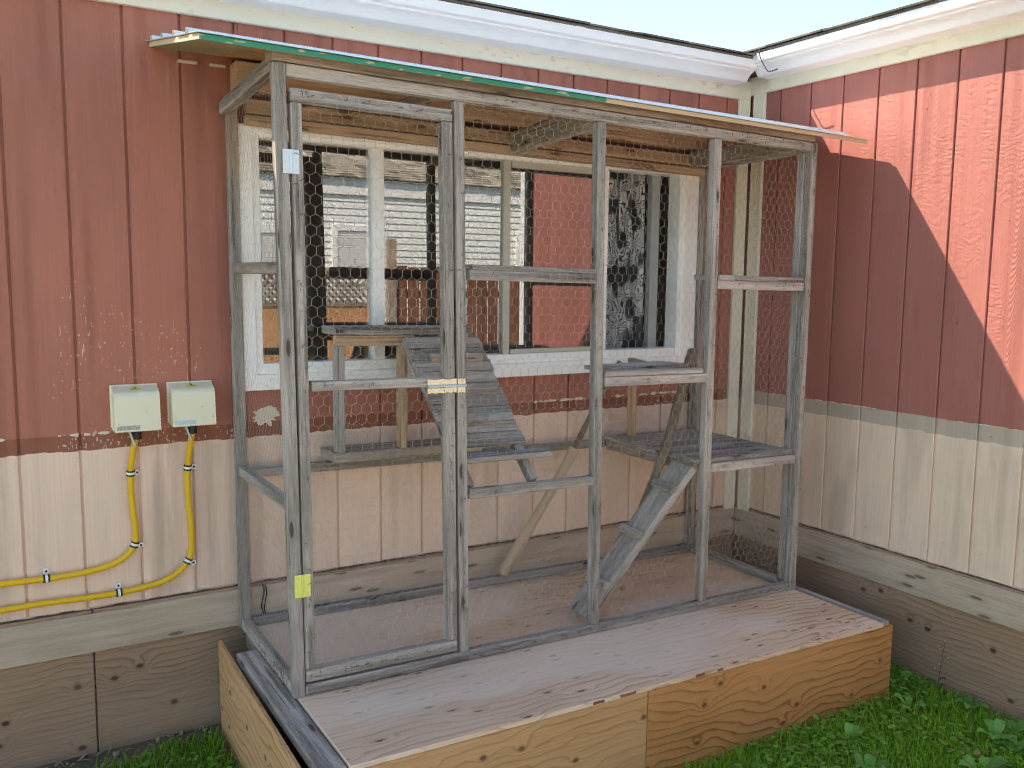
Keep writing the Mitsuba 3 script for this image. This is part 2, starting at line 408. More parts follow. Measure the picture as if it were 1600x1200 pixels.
# ---------------------------------------------------------------- the home
S = 0.2032
home = thing('mobile_home', 'rust red and beige mobile home with white gutters, two wings meeting in a corner', 'house')
WX0, WX1, WZ0, WZ1 = -2.80, -0.43, 1.40, 2.42           # window hole
wl = home + '__wall'
edges = [-0.012, -0.1755] + [-(0.1755 + k * S) for k in range(1, 27)]
for a, b in zip(edges[:-1], edges[1:]):
    xr, xl = a - 0.0045, b + 0.0045
    ztop = 2.98
    if xl < WX1 and xr > WX0:
        segs = [(max(xl, WX0), min(xr, WX1), 0.556, WZ0), (max(xl, WX0), min(xr, WX1), WZ1, ztop)]
        if xl < WX0: segs.append((xl, WX0, 0.556, ztop))
        if xr > WX1: segs.append((WX1, xr, 0.556, ztop))
    else: segs = [(xl, xr, 0.556, ztop)]
    for s in segs: obj(wl + '__board', [abox(s[0], s[1], 0.0, 0.011, s[2] + 0.004 * rng.random(), s[3], 'z', 0.0025)], 'mat_siding')
xe = edges[-1]
obj(wl + '__sheathing', [abox(xe, WX0, 0.0112, 0.06, 0.55, 2.98, 'z', 0), abox(WX1, -0.012, 0.0112, 0.06, 0.55, 2.98, 'z', 0),
                         abox(WX0, WX1, 0.0112, 0.06, 0.55, WZ0, 'z', 0), abox(WX0, WX1, 0.0112, 0.06, WZ1, 2.98, 'z', 0)], 'mat_siding')
w2 = home + '__wall_001'
labels[w2] = {'label': 'brighter red wing wall partly in sunlight'}
ed = [0.0, -0.2139] + [-(0.2139 + k * S) for k in range(1, 11)]
for a, b in zip(ed[:-1], ed[1:]):
    obj(w2 + '__board', [abox(0.0, 0.011, max(b + 0.0045, -2.30), a - 0.0045, 0.556 + 0.004 * rng.random(), 2.98, 'z', 0.0025)], 'mat_siding')
obj(w2 + '__sheathing', [abox(0.0112, 0.06, -2.36, 0.06, 0.55, 2.98, 'z', 0)], 'mat_siding')
obj(home + '__end_wall', [abox(0.0605, 4.2, -2.40, -2.36, 0.0, 3.4, 'z', 0)], 'mat_siding')


def ribbon(path_fn, x0, x1, n, wfn, along, face):
    """Thin uneven bead of caulk or old paint lying on a wall."""
    s = np.linspace(x0, x1, n); z = path_fn(s); w = np.maximum(wfn(s), 0)
    out = []
    run = []
    for i in range(n):
        if w[i] > 0.0012: run.append(i)
        if (w[i] <= 0.0012 or i == n - 1) and run:
            if len(run) > 2:
                top = [(s[k], z[k] + w[k] * 0.55) for k in run]; bot = [(s[k], z[k] - w[k] * 0.45) for k in run][::-1]
                p = Polygon(top + bot).buffer(0)
                for g in getattr(p, 'geoms', [p]):
                    if g.area > 1e-6:
                        m = trimesh.creation.extrude_polygon(g, 0.003, engine='earcut'); V = m.vertices
                        W = np.stack([V[:, 0], -V[:, 2], V[:, 1]], 1) if along == 'x' else np.stack([-V[:, 2], V[:, 0], V[:, 1]], 1)
                        out.append((W, m.faces if along == 'x' else m.faces[:, ::-1]))
            run = []
    Vs, Fs, o = [], [], 0
    for V, F in out: Vs.append(V); Fs.append(F + o); o += len(V)
    return np.vstack(Vs), np.vstack(Fs)


N1 = lambda s, f, sd: meshkit.noise(np.stack([s * f, s * 0, s * 0], -1), sd)
wf = lambda s: (0.003 + 0.016 * (N1(s, 60, 1) - 0.35)) * (N1(s, 5, 2) > 0.47) * (N1(s, 45, 7) > 0.3)
obj(wl + '__caulk', ribbon(lambda s: 1.2385 + 0.004 * (N1(s, 30, 3) - .5), -2.62, -0.45, 1500, lambda s: (0.005 + 0.022 * (N1(s, 70, 1) - 0.35)) * (N1(s, 4, 2) > 0.40), 'x', 0), 'mat_caulk', label='crusty pale bead of old caulk', kind='stuff')
obj(wl + '__caulk', ribbon(lambda s: 1.2385 + 0.002 * (N1(s, 30, 3) - .5), -4.2, -2.90, 900, wf, 'x', 0), 'mat_caulk', kind='stuff')
obj(wl + '__caulk', ribbon(lambda s: 2.654 + 0.002 * N1(s, 30, 3), -3.03, -2.85, 120, lambda s: 0.011 + 0.005 * (N1(s, 40, 4) - .5) - 0.02 * (N1(s, 14, 9) > .72), 'x', 0), 'mat_caulk', kind='stuff')
obj(w2 + '__caulk', ribbon(lambda s: 1.2325 + 0.0015 * (N1(s, 30, 3) - .5), -1.95, -0.25, 900, lambda s: (0.0015 + 0.006 * (N1(s, 40, 5) - 0.3)) * (N1(s, 4, 6) > 0.48), 'y', 0), 'mat_caulk', kind='stuff')
th = np.linspace(0, 2 * np.pi, 90, endpoint=False)
rr = 0.5 + 0.9 * (meshkit.fbm(np.stack([3 * np.cos(th), 3 * np.sin(th), th * 0], -1), 4, 5) - 0.3)
pp = Polygon(np.stack([-2.725 + 0.075 * rr * np.cos(th), 1.262 + 0.055 * rr * np.sin(th)], 1)).buffer(0)
m = trimesh.creation.extrude_polygon(pp if pp.geom_type == 'Polygon' else max(pp.geoms, key=lambda g: g.area), 0.0025, engine='earcut'); V = m.vertices
obj(wl + '__paint_patch', (np.stack([V[:, 0], -V[:, 2], V[:, 1]], 1), m.faces), 'mat_caulk', label='ragged patch of bare primer under the window corner')
# nails in the siding
A, B = [], []
for k in range(5, 24):
    for z in (0.72, 1.12, 1.55, 1.95, 2.35, 2.68):
        x = -(0.1755 + k * S) - 0.018 + 0.012 * rng.random()
        if not (WX0 - .05 < x < WX1 + .05 and WZ0 < z < WZ1): A.append((x, 0.002, z + 0.1 * rng.random()))
A = np.array(A)
obj(wl + '__nail_head', sticks(A, A + [0, -0.0035, 0], 0.0032), 'mat_staple', kind='stuff')

mat('mat_rot', (0.085, 0.07, 0.06), 0.95, 0.1)
rag = lambda s: 0.006 + 0.016 * np.clip(N1(s, 22, 11) - 0.35, 0, 1) + 0.012 * np.clip(N1(s, 90, 12) - 0.45, 0, 1)
obj(wl + '__rotted_edge', ribbon(lambda s: 0.5475 + 0.003 * N1(s, 12, 13), -5.5, -0.03, 2600, rag, 'x', 0), 'mat_rot', kind='stuff', label='ragged dark swollen lower edge of the siding')
obj(w2 + '__rotted_edge', ribbon(lambda s: 0.5475 + 0.002 * N1(s, 12, 14), -2.3, -0.03, 1500, lambda s: 0.8 * rag(s + 9), 'y', 0), 'mat_rot', kind='stuff')
A = np.array([(0.002, -0.29 - 0.2032 * k + 0.02 * rng.random(), z + 0.1 * rng.random()) for k in range(9) for z in (0.62, 1.185, 1.6, 2.1, 2.6)])
obj(w2 + '__nail_head', sticks(A, A - [0.0035, 0, 0], 0.0032), 'mat_staple', kind='stuff')
A = np.array([(-0.3 - 0.41 * k + 0.03 * rng.random(), -0.0235, 2.86 + 0.02 * rng.random()) for k in range(12)])
obj(home + '__fascia__nail_head', sticks(A, A - [0, 0.002, 0], 0.004), 'mat_staple', kind='stuff')

# corner trim, frieze, gutters
obj(home + '__corner_trim', [abox(-0.100, -0.021, -0.020, -0.0005, 0.535, 2.85, 'z', 0.003)], 'mat_cream')
obj(home + '__corner_trim', [abox(-0.020, -0.0005, -0.118, -0.036, 0.528, 2.86, 'z', 0.003)], 'mat_cream')
obj(home + '__corner_trim', [abox(-0.022, 0.0, -2.42, -2.30, 0.5, 2.9, 'z', 0.003)], 'mat_vinyl')
obj(home + '__fascia', [abox(-5.7, -0.0245, -0.024, -0.0005, 2.828, 2.93, 'x', 0.002)], 'mat_cream')
obj(home + '__fascia', [abox(-0.024, -0.0005, -2.45, -0.0, 2.856, 2.95, 'y', 0.002)], 'mat_cream')


def gutter_profile(dz):
    p = [(0.02, 3.0), (0.02, 2.893), (0.112, 2.893), (0.118, 2.897), (0.130, 2.915), (0.146, 2.930), (0.166, 2.939), (0.168, 2.946), (0.187, 2.952), (0.19, 2.957), (0.19, 2.992),
         (0.178, 2.992), (0.178, 2.985), (0.16, 2.965), (0.04, 2.965), (0.04, 3.0)]
    return [(-o - 0.005, z + dz) for o, z in p]


def gutter(dz, s0, s1, axis):
    m = extrude_x(gutter_profile(dz), s0, s1); V = np.array(m.vertices)
    if axis == 'y': V = V[:, [1, 0, 2]]; return trimesh.Trimesh(V, m.faces[:, ::-1], process=False)
    return m


obj(home + '__gutter', gutter(0.0, -5.8, -0.16, 'x'), 'mat_gutter', smooth=20)
obj(home + '__gutter', gutter(0.024, -2.5, -0.16, 'y'), 'mat_gutter', smooth=20)
for sx in (-4.3, -2.55, -1.32):          # slip joints of the gutter lengths
    g = Polygon(gutter_profile(0.0)).buffer(0.0014, join_style=2)
    obj(home + '__gutter_joint', extrude_x(list(g.exterior.coords)[:-1], sx, sx + 0.055), 'mat_gutter', smooth=20)
for sy in (-1.35,):
    g = Polygon(gutter_profile(0.024)).buffer(0.0014, join_style=2); m = extrude_x(list(g.exterior.coords)[:-1], sy, sy + 0.055); V = np.array(m.vertices)[:, [1, 0, 2]]
    obj(home + '__gutter_joint', trimesh.Trimesh(V, m.faces[:, ::-1], process=False), 'mat_gutter', smooth=20)
wire = spline([(-0.205, -0.25, 3.03), (-0.212, -0.262, 2.985), (-0.214, -0.30, 2.93), (-0.216, -0.325, 2.905), (-0.215, -0.36, 2.903), (-0.215, -0.385, 2.905)], 24)
obj(home + '__loose_wire', tube(wire, 0.0035, 6), 'mat_black', smooth=True, label='short dark wire end hanging over the gutter corner')
# roofs: two slopes meeting in a valley, with uneven shingle edges over the gutters
sl = 0.26


def slab(pts, t):
    P = np.array(pts, float); Q = P - [0, 0, t]
    V = np.vstack([P, Q]); F = [[0, 1, 2], [0, 2, 3], [4, 6, 5], [4, 7, 6]]
    for i in range(4): j = (i + 1) % 4; F += [[i, i + 4, j + 4], [i, j + 4, j]]
    return plain((V, np.array(F)))


zr0, zr1 = 3.006, 3.03
rl = home + '__roof'
obj(rl, [slab([(-5.9, -0.195, zr0), (0.0, -0.195, zr0), (4.2, 4.0, zr0 + 4.195 * sl), (-5.9, 4.0, zr0 + 4.195 * sl)], 0.012),
     slab([(-0.195, -2.5, zr1), (4.2, -2.5, zr1 + 4.395 * sl), (4.2, 4.0, zr1 + 4.395 * sl), (-0.195, -0.15, zr1)], 0.012)], 'mat_shingle')
sh1, sh2 = [], []
for row in range(3):
    s = -5.8 + 0.13 * row
    while s < -0.2 + 0.16 * row:
        w = 0.26 + 0.1 * rng.random(); y = -0.215 + 0.15 * row + 0.012 * (rng.random() - .5); z = zr0 + sl * (y + 0.195) + 0.006 + 0.004 * rng.random()
        sh1.append(bar((s + w / 2, y, z), (s + w / 2, y + 0.22, z + 0.22 * sl + 0.004), w - 0.006, 0.008, (0, 0, 1), 0.001))
        s += w
    s = -2.5 + 0.11 * row
    while s < -0.24 + 0.16 * row:
        w = 0.26 + 0.1 * rng.random(); x = -0.215 + 0.15 * row + 0.012 * (rng.random() - .5); z = zr1 + sl * (x + 0.195) + 0.006 + 0.005 * rng.random()
        sh2.append(bar((x, s + w / 2, z), (x + 0.22, s + w / 2, z + 0.22 * sl + 0.004), w - 0.006, 0.009, (0, 0, 1), 0.001))
        s += w
obj(rl + '__shingle', sh1, 'mat_shingle', kind='stuff')
obj(rl + '__shingle', sh2, 'mat_shingle', kind='stuff')

# skirting
sk = home + '__skirting'
obj(sk + '__trim_board', [abox(-5.7, -0.026, -0.026, -0.002, 0.386, 0.541, 'x', 0.003)], 'mat_wood_skirt')
obj(sk + '__trim_board', [abox(-0.026, -0.002, -2.42, -0.026, 0.386, 0.541, 'y', 0.003)], 'mat_wood_skirt', label='water stained trim board under the wing wall')
for a, b in ((-5.8, -3.4155), (-3.4085, -0.97), (-0.964, -0.02)):
    obj(sk + '__panel', [abox(a, b, -0.009, 0.011, -0.25, 0.55, 'x', 0.002)], 'mat_ply_dull')
for a, b in ((-2.41, -1.95), (-1.944, 0.0)):
    obj(sk + '__panel', [abox(-0.009, 0.011, a, b, -0.25, 0.55, 'y', 0.002)], 'mat_ply_dull')

obj(sk + '__light_stop_backing', [abox(-5.8, 0.05, 0.0125, 0.06, -0.3, 0.549, 'x', 0), abox(0.0125, 0.06, -2.40, 0.0120, -0.3, 0.549, 'y', 0)], 'mat_wood_brown')  # unseen boards added behind the panels to keep light out of the joints
# window
wn = home + '__window'
labels[wn] = {'label': 'wide white vinyl slider window reflecting the yard'}
FX0, FX1, FZ0, FZ1 = -2.825, -0.40, 1.375, 2.438
OX0, OX1, OZ0, OZ1 = -2.735, -0.52, 1.484, 2.392
obj(wn + '__frame', [abox(FX0, OX0 - 0.03, -0.046, 0.01, FZ0, FZ1, 'z'), abox(OX1 + 0.03, FX1, -0.046, 0.01, FZ0, FZ1, 'z'),
                     abox(OX0 - 0.03, OX1 + 0.03, -0.046, 0.01, FZ0, OZ0 - 0.045, 'x'), abox(OX0 - 0.03, OX1 + 0.03, -0.046, 0.01, OZ1 + 0.018, FZ1, 'x'),
                     abox(OX0 - 0.03, OX0, -0.033, 0.06, OZ0 - 0.045, OZ1 + 0.018, 'z'), abox(OX1, OX1 + 0.03, -0.033, 0.06, OZ0 - 0.045, OZ1 + 0.018, 'z'),
                     abox(OX0, OX1, -0.033, 0.06, OZ0 - 0.045, OZ0, 'x'), abox(OX0, OX1, -0.033, 0.06, OZ1, OZ1 + 0.018, 'x')], 'mat_vinyl')
obj(wn + '__mullion', [abox(-2.249, -2.196, -0.030, 0.05, OZ0, OZ1, 'z')], 'mat_vinyl')
obj(wn + '__mullion', [abox(-1.018, -0.985, -0.030, 0.05, OZ0, OZ1, 'z')], 'mat_vinyl')
obj(wn + '__sash', [abox(-1.588, -1.553, -0.022, 0.02, OZ0, OZ1, 'z'), abox(-1.548, -1.018, -0.022, 0.02, OZ1 - 0.03, OZ1, 'x'),
                    abox(-1.548, -1.018, -0.022, 0.02, OZ0, OZ0 + 0.022, 'x')], 'mat_sash')
for a, b in ((OX0, -2.249), (-2.196, -1.592), (-1.548, -1.018)):      # the right section stands open
    y = -0.002 if not -1.6 < a < -1.1 else -0.010
    z0 = OZ0 + (0.022 if -1.6 < a < -1.1 else 0); z1 = OZ1 - (0.03 if -1.6 < a < -1.1 else 0)
    obj(wn + '__pane', (np.array([(a, y, z0), (b, y, z0), (b, y, z1), (a, y, z1)]), np.array([[0, 1, 2], [0, 2, 3]])), 'mat_glass')
A = np.array([(-2.79, -0.046, 1.40), (-1.50, -0.046, 1.392), (-0.44, -0.046, 1.42), (-0.43, -0.046, 1.52), (-0.425, -0.046, 1.95)])
obj(wn + '__screw', sticks(A, A + [0, -0.002, 0], 0.005), 'mat_black', kind='stuff')
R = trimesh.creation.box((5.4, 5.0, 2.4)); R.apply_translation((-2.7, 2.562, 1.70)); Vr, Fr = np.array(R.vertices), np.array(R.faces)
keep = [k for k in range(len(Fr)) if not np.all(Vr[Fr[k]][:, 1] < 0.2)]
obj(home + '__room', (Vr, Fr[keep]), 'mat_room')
# curtain inside
cx = np.linspace(-0.90, -0.635, 60); cz = np.linspace(1.35, 2.44, 14)
CX, CZ = np.meshgrid(cx, cz); s = (CX - cx[0]) / (cx[-1] - cx[0])
CY = 0.115 + 0.022 * np.sin(s * 19 + 0.3 * np.sin(CZ * 3)) + 0.012 * np.sin(s * 43) + 0.01 * s
V = np.stack([CX, CY, CZ], -1).reshape(-1, 3); F = []
for i in range(13):
    for k in range(59): a = i * 60 + k; F += [[a, a + 1, a + 61], [a, a + 61, a + 60]]
al = np.r_[0, np.cumsum(np.hypot(np.diff(cx), np.diff(CY[5])))]
obj('curtain', (V, np.array(F), np.stack([np.tile(al, 14), V[:, 2]], 1)), 'mat_damask', label='black and white swirl patterned curtain behind the right window pane', category='curtain')
obj(home + '__window__jamb', [abox(-0.632, -0.575, 0.062, 0.10, 1.40, 2.42, 'z')], 'mat_grey_vinyl')

# ---------------------------------------------------------------- the platform
pf = thing('wooden_platform', 'low plywood platform along the house wall carrying the wire cage', 'platform')
ZD = 0.385
obj(pf + '__top_sheet', [abox(-2.846, -0.366, -1.288, -0.032, ZD - 0.017, ZD, 'x', 0.0015)], 'mat_ply_deck', True)
obj(pf + '__edge_plank', [abox(-2.936, -2.852, -1.272, -0.285, ZD - 0.045, ZD - 0.006, 'y', 0.004)], 'mat_wood_grey', True, label='grey weathered plank along the near end')
obj(pf + '__edge_plank', [abox(-0.362, -0.305, -1.27, -0.06, ZD - 0.04, ZD - 0.002, 'y', 0.003)], 'mat_wood_grey', True)
obj(pf + '__front_panel', [abox(-2.944, -1.7005, -1.285, -1.268, -0.22, ZD - 0.019, 'x', 0.0015)], 'mat_ply_gold', True)
obj(pf + '__front_panel', [abox(-1.6975, -0.298, -1.2865, -1.268, -0.16, ZD - 0.019, 'x', 0.0015)], 'mat_ply_orange', True, label='warmer orange plywood front panel at the far end')
obj(pf + '__side_panel', [bar((-2.951, -0.09, 0.065), (-2.972, -1.290, 0.065), 0.014, 0.60, (-0.01, 0, 1), 0.0015)], 'mat_ply_gold', True, label='near end panel leaning away from the frame')
obj(pf + '__joist', [abox(-2.84, -0.37, -1.262, -1.225, ZD - 0.12, ZD - 0.018, 'x'), abox(-2.84, -2.80, -1.22, -0.06, ZD - 0.12, ZD - 0.018, 'y'), abox(-0.42, -0.37, -1.22, -0.06, ZD - 0.12, ZD - 0.018, 'y')], 'mat_wood_brown', True)
mk = [(-1.95, 0.05), (-1.83, 0.07), (-1.47, 0.045), (-1.36, 0.03)]
obj(pf + '__paint_mark', [abox(x, x + w, -1.2886, -1.2881, ZD - 0.014, ZD - 0.003, 'x', 0) for x, w in mk], 'mat_fence_red', True, label='dabs of red paint on the sheet edge')

# ---------------------------------------------------------------- the cage
cg = thing('cat_enclosure', 'weathered timber and chicken wire cage standing under the window on the platform', 'cage')
yf, yb = -0.785, -0.745
def cpart(name, parts, m='mat_wood_grey', **k): return obj(cg + '__' + name, parts if isinstance(parts, list) else [parts], m, True, **k)
cpart('post', post(-2.841, -2.873, 0.041, yf, yb, ZD, 2.520))
cpart('post', post(-2.1935, -2.226, 0.040, yf, yb, ZD + 0.04, 2.478))
cpart('post', post(-1.571, -1.594, 0.040, yf, yb, ZD + 0.04, 2.478))
cpart('post', post(-0.966, -0.975, 0.040, yf, yb, ZD + 0.04, 2.478))
cpart('post', post(-0.3815, -0.374, 0.040, yf, yb, ZD, 2.518))
cpart('post', post(-0.384, -0.377, 0.042, yb + 0.001, yb + 0.042, ZD + 0.04, 2.50))
cpart('post', post(-2.838, -2.845, 0.042, -0.066, -0.026, ZD + 0.0, 2.50))
cpart('post', post(-0.382, -0.380, 0.042, -0.066, -0.027, ZD + 0.04, 2.50))
cpart('post', post(-0.372, -0.350, 0.040, -0.075, -0.050, 1.06, 2.44), 'mat_wood_brown')
cpart('header', abox(-2.894, -0.372, yf + 0.001, -0.70, 2.524, 2.566, 'x'), 'mat_wood_brown')
cpart('header', abox(-2.850, -0.396, yf + 0.002, yb, 2.480, 2.520, 'x'))
cpart('sill_rail', abox(-2.818, -0.404, yf, yb, ZD + 0.0005, ZD + 0.040, 'x', 0.006))
cpart('sill_rail', abox(-2.816, -0.405, -0.066, -0.028, ZD + 0.0005, ZD + 0.040, 'x', 0.004))
cpart('sill_rail', abox(-2.859, -2.821, yb + 0.002, -0.068, ZD + 0.0005, ZD + 0.042, 'y', 0.004))
cpart('sill_rail', abox(-0.401, -0.362, yb + 0.045, -0.068, ZD + 0.0005, ZD + 0.040, 'y', 0.004))
cpart('rail', abox(-2.176, -1.592, yf + 0.003, yb, 1.846, 1.884, 'x'))
cpart('rail', abox(-2.174, -1.590, yf + 0.003, yb, 1.022, 1.058, 'x'))
cpart('rail', abox(-1.550, -0.987, yf + 0.003, yb, 1.428, 1.466, 'x'), 'mat_wood_pale')
cpart('rail', abox(-0.945, -0.402, yf + 0.003, yb, 1.838, 1.876, 'x'), 'mat_wood_pale')
cpart('rail', abox(-0.945, -0.402, yf + 0.003, yb, 1.018, 1.056, 'x'), 'mat_wood_pale')
cpart('rail', abox(-2.859, -2.823, yb + 0.002, -0.068, 1.850, 1.892, 'y'), 'mat_wood_brown')
cpart('rail', abox(-2.857, -2.822, yb + 0.002, -0.068, 1.034, 1.074, 'y'))
cpart('rail', abox(-2.816, -0.405, -0.072, -0.030, 1.022, 1.058, 'x'))
cpart('top_rail', bar((-2.868, -0.03, 2.489), (-2.875, -0.742, 2.522), 0.038, 0.05))
cpart('top_rail', bar((-0.378, -0.03, 2.489), (-0.376, -0.742, 2.500), 0.038, 0.045))
cpart('ledger', abox(-2.80, -0.405, -0.092, -0.052, 2.430, 2.468, 'x'), 'mat_wood_fresh')
cpart('ledger', abox(-2.80, -0.405, -0.100, -0.052, 2.474, 2.528, 'x'), 'mat_wood_fresh')
cpart('ledger', abox(-2.835, -0.405, -0.098, -0.004, 2.556, 2.665, 'x'), 'mat_wood_fresh')
rz = lambda y: 2.5335 + (y + 0.86) * 0.186
cpart('rafter', bar((-1.585, -0.10, 2.478), (-1.60, -0.744, 2.504), 0.04, 0.095), 'mat_wood_brown')
cpart('rafter', bar((-0.50, -0.10, 2.502), (-0.452, -0.744, 2.520), 0.04, 0.08), 'mat_wood_brown')
cpart('rafter', bar((-2.20, -0.10, 2.555), (-2.20, -0.699, 2.540), 0.04, 0.04), 'mat_wood_brown')
# roof of the cage
rf = cg + '__roof'
def twist(m):
    V = np.array(m[0] if isinstance(m, tuple) else m.vertices); V[:, 2] += (V[:, 1] + 0.86) * 0.022 * (V[:, 0] + 2.86)
    return (V,) + tuple(m[1:]) if isinstance(m, tuple) else trimesh.Trimesh(V, m.faces, process=False)


obj(rf + '__deck', [twist(bar(((-1.605), 0.0, rz(0.0) + 0.009), (-1.605, -0.842, rz(-0.842) + 0.009), 3.05, 0.018, (0, 0, 1), 0.001))], 'mat_osb', True)
prof, under = [], []
for y in np.arange(0.0, -0.862, -0.002):
    ph = ((-y) % 0.205) / 0.205
    hgt = 0.016 * np.clip(min(ph - 0.38, 0.62 - ph) / 0.05, 0, 1) if 0.38 < ph < 0.62 else 0.0
    prof.append((y, rz(y) + 0.0215 + hgt)); under.append((y, rz(y) + 0.0203 + hgt))
obj(rf + '__metal_sheet', twist(extrude_x(prof + under[::-1], -3.14, -0.095)), 'mat_sheet_metal', True, smooth=25)
# door
dk = cg + '__door'
obj(dk + '__stile', [post(-2.801, -2.8195, 0.036, yf - 0.002, yb - 0.004, 0.482, 2.401)], 'mat_wood_grey', True)
obj(dk + '__stile', [post(-2.2465, -2.2745, 0.041, yf - 0.002, yb - 0.004, 0.482, 2.401)], 'mat_wood_grey', True)
obj(dk + '__rail', [abox(-2.838, -2.254, yf - 0.002, yb - 0.004, 2.403, 2.446, 'x')], 'mat_wood_grey', True)
obj(dk + '__rail', [abox(-2.781, -2.282, yf - 0.001, yb - 0.004, 1.457, 1.491, 'x')], 'mat_wood_grey', True)
obj(dk + '__rail', [abox(-2.817, -2.226, yf - 0.002, yb - 0.004, 0.437, 0.480, 'x')], 'mat_wood_grey', True)


def hinge(xc, zc, h, m, w=0.054):
    out = []
    for s in (-1, 1):
        p = Polygon([(0.003 * s, -h / 2), (w / 2 * s, -h / 2), (w / 2 * s, h / 2), (0.003 * s, h / 2)])
        mm = trimesh.creation.extrude_polygon(p, 0.002, engine='earcut'); V = mm.vertices
        out.append(trimesh.Trimesh(np.stack([xc + V[:, 0], yf - 0.0045 - V[:, 2], zc + V[:, 1]], 1), mm.faces, process=False))
    out.append(tube([(xc, yf - 0.0075, zc - h / 2), (xc, yf - 0.0075, zc), (xc, yf - 0.0075, zc + h / 2)], 0.0042, 10))
    obj(dk + '__hinge', trimesh.util.concatenate(out), m, True, smooth=35)
    A = np.array([(xc + sx * w * 0.30, yf - 0.006, zc + sz * h * 0.36) for sx in (-1, 1) for sz in (-1, 0, 1)])
    obj(dk + '__screw', sticks(A, A + [0, -0.0012, 0], 0.0046), 'mat_staple', True, kind='stuff')


hinge(-2.8415, 2.211, 0.077, 'mat_zinc')
hinge(-2.8265, 0.788, 0.080, 'mat_zinc_yellow', 0.056)
labels[dk + '__hinge_001'] = {'label': 'lower hinge plated yellow green'}
# slide bolt: two scalloped plates and a rod
def scallop(x0, x1, z0, z1, up):
    xs = np.linspace(x0, x1, 60); t = (xs - x0) / (x1 - x0)
    e = 0.0016 * np.cos(t * 4 * np.pi)
    edge = [(x, (z1 + d) if up else (z0 - d)) for x, d in zip(xs, e)]
    base = [(x1, z0), (x0, z0)] if up else [(x1, z1), (x0, z1)]
    return Polygon(edge + base).buffer(0.002)


lt = []
for x0, x1, z0, z1, up in ((-2.352, -2.238, 1.466, 1.482, True), (-2.352, -2.29, 1.436, 1.450, False), (-2.284, -2.238, 1.437, 1.452, False), (-2.230, -2.202, 1.464, 1.482, True), (-2.230, -2.202, 1.436, 1.453, False)):
    mm = trimesh.creation.extrude_polygon(scallop(x0, x1, z0, z1, up), 0.0022, engine='earcut'); V = mm.vertices
    lt.append(trimesh.Trimesh(np.stack([V[:, 0], yf - 0.0055 - V[:, 2], V[:, 1]], 1), mm.faces, process=False))
k = obj(dk + '__latch', trimesh.util.concatenate(lt), 'mat_brass', True, label='cream slide bolt holding the door shut')
obj(dk + '__latch__bolt', tube([(-2.354, yf - 0.010, 1.459), (-2.28, yf - 0.010, 1.459), (-2.198, yf - 0.010, 1.459)], 0.0055, 10), 'mat_zinc', True, smooth=35)
A = np.array([(x, yf - 0.0075, z) for x in (-2.345, -2.25, -2.216) for z in (1.441, 1.476)])
obj(dk + '__latch__screw', sticks(A, A + [0, -0.001, 0], 0.003), 'mat_staple', True, kind='stuff')


# chicken wire: hexagons with upright twisted sides
def hexwire(u0, u1, v0, v1, to3, seed, w=0.0385, h=0.0335, r=0.00058, wob=0.0035):
    H = h * 2
    cols, rows = int((u1 - u0) / w) + 2, int((v1 - v0) / h) + 2
    def node(i, j, top):
        u = (i + 0.5 * (j % 2)) * w; v = j * h + (h * 0.36 if top else -h * 0.30)
        n = meshkit.noise(np.array([[u * 31 + seed * 7, v * 31, 0.5], [u * 31 + 50, v * 31 + seed * 3, 3.5], [u * 4 + seed, v * 4, 9.5]]), seed)
        return u0 + u + wob * (n[0] - .5) * 2 + 0.006 * (n[2] - .5), v0 + v + wob * (n[1] - .5) * 2
    A, B, R = [], [], []
    nd = {}
    def get(i, j, t):
        if (i, j, t) not in nd: nd[i, j, t] = node(i, j, t)
        return nd[i, j, t]
    for j in range(rows):
        for i in range(cols):
            a, b = get(i, j, False), get(i, j, True)
            A.append(a); B.append(b); R.append(r * 1.3)
            o = j % 2
            for di in (0, 1):
                c = get(i + di - (1 - o), j + 1, False)
                A.append(b); B.append(c); R.append(r)
    A, B, R = np.array(A), np.array(B), np.array(R)
    mid = (A + B) / 2
    ok = (mid[:, 0] > u0) & (mid[:, 0] < u1) & (mid[:, 1] > v0) & (mid[:, 1] < v1)
    return sticks(to3(A[ok]), to3(B[ok]), R[ok])


bulge = lambda u, v, s: 0.010 * (meshkit.noise(np.stack([u * 3 + s, v * 3, u * 0], -1), s) - 0.5)
fr3 = lambda q: np.stack([q[:, 0], yf - 0.004 - 0.006 * meshkit.noise(np.stack([q[:, 0] * 5, q[:, 1] * 5, q[:, 0] * 0], -1), 4), q[:, 1]], 1)
obj(cg + '__wire_mesh', hexwire(-2.212, -0.372, ZD + 0.010, 2.508, fr3, 3), 'mat_wire', True, label='chicken wire over the three front bays')
dr3 = lambda q: np.stack([q[:, 0], yf - 0.005 - 0.004 * meshkit.noise(np.stack([q[:, 0] * 5, q[:, 1] * 5, q[:, 0] * 0], -1), 6), q[:, 1]], 1)
obj(dk + '__wire_mesh', hexwire(-2.800, -2.262, 0.452, 2.425, dr3, 5), 'mat_wire', True)
l3 = lambda q: np.stack([-2.863 - 0.004 * meshkit.noise(np.stack([q[:, 0] * 5, q[:, 1] * 5, q[:, 0] * 0], -1), 8), q[:, 0], q[:, 1]], 1)
obj(cg + '__wire_mesh', hexwire(-0.775, -0.035, ZD + 0.012, 2.49, l3, 7, r=0.00046), 'mat_wire', True, label='chicken wire on the near end')
r3 = lambda q: np.stack([-0.357 + 0.004 * meshkit.noise(np.stack([q[:, 0] * 5, q[:, 1] * 5, q[:, 0] * 0], -1), 9), q[:, 0], q[:, 1]], 1)
obj(cg + '__wire_mesh', hexwire(-0.775, -0.035, ZD + 0.012, 2.49, r3, 9, r=0.00046), 'mat_wire', True, label='chicken wire on the far end')
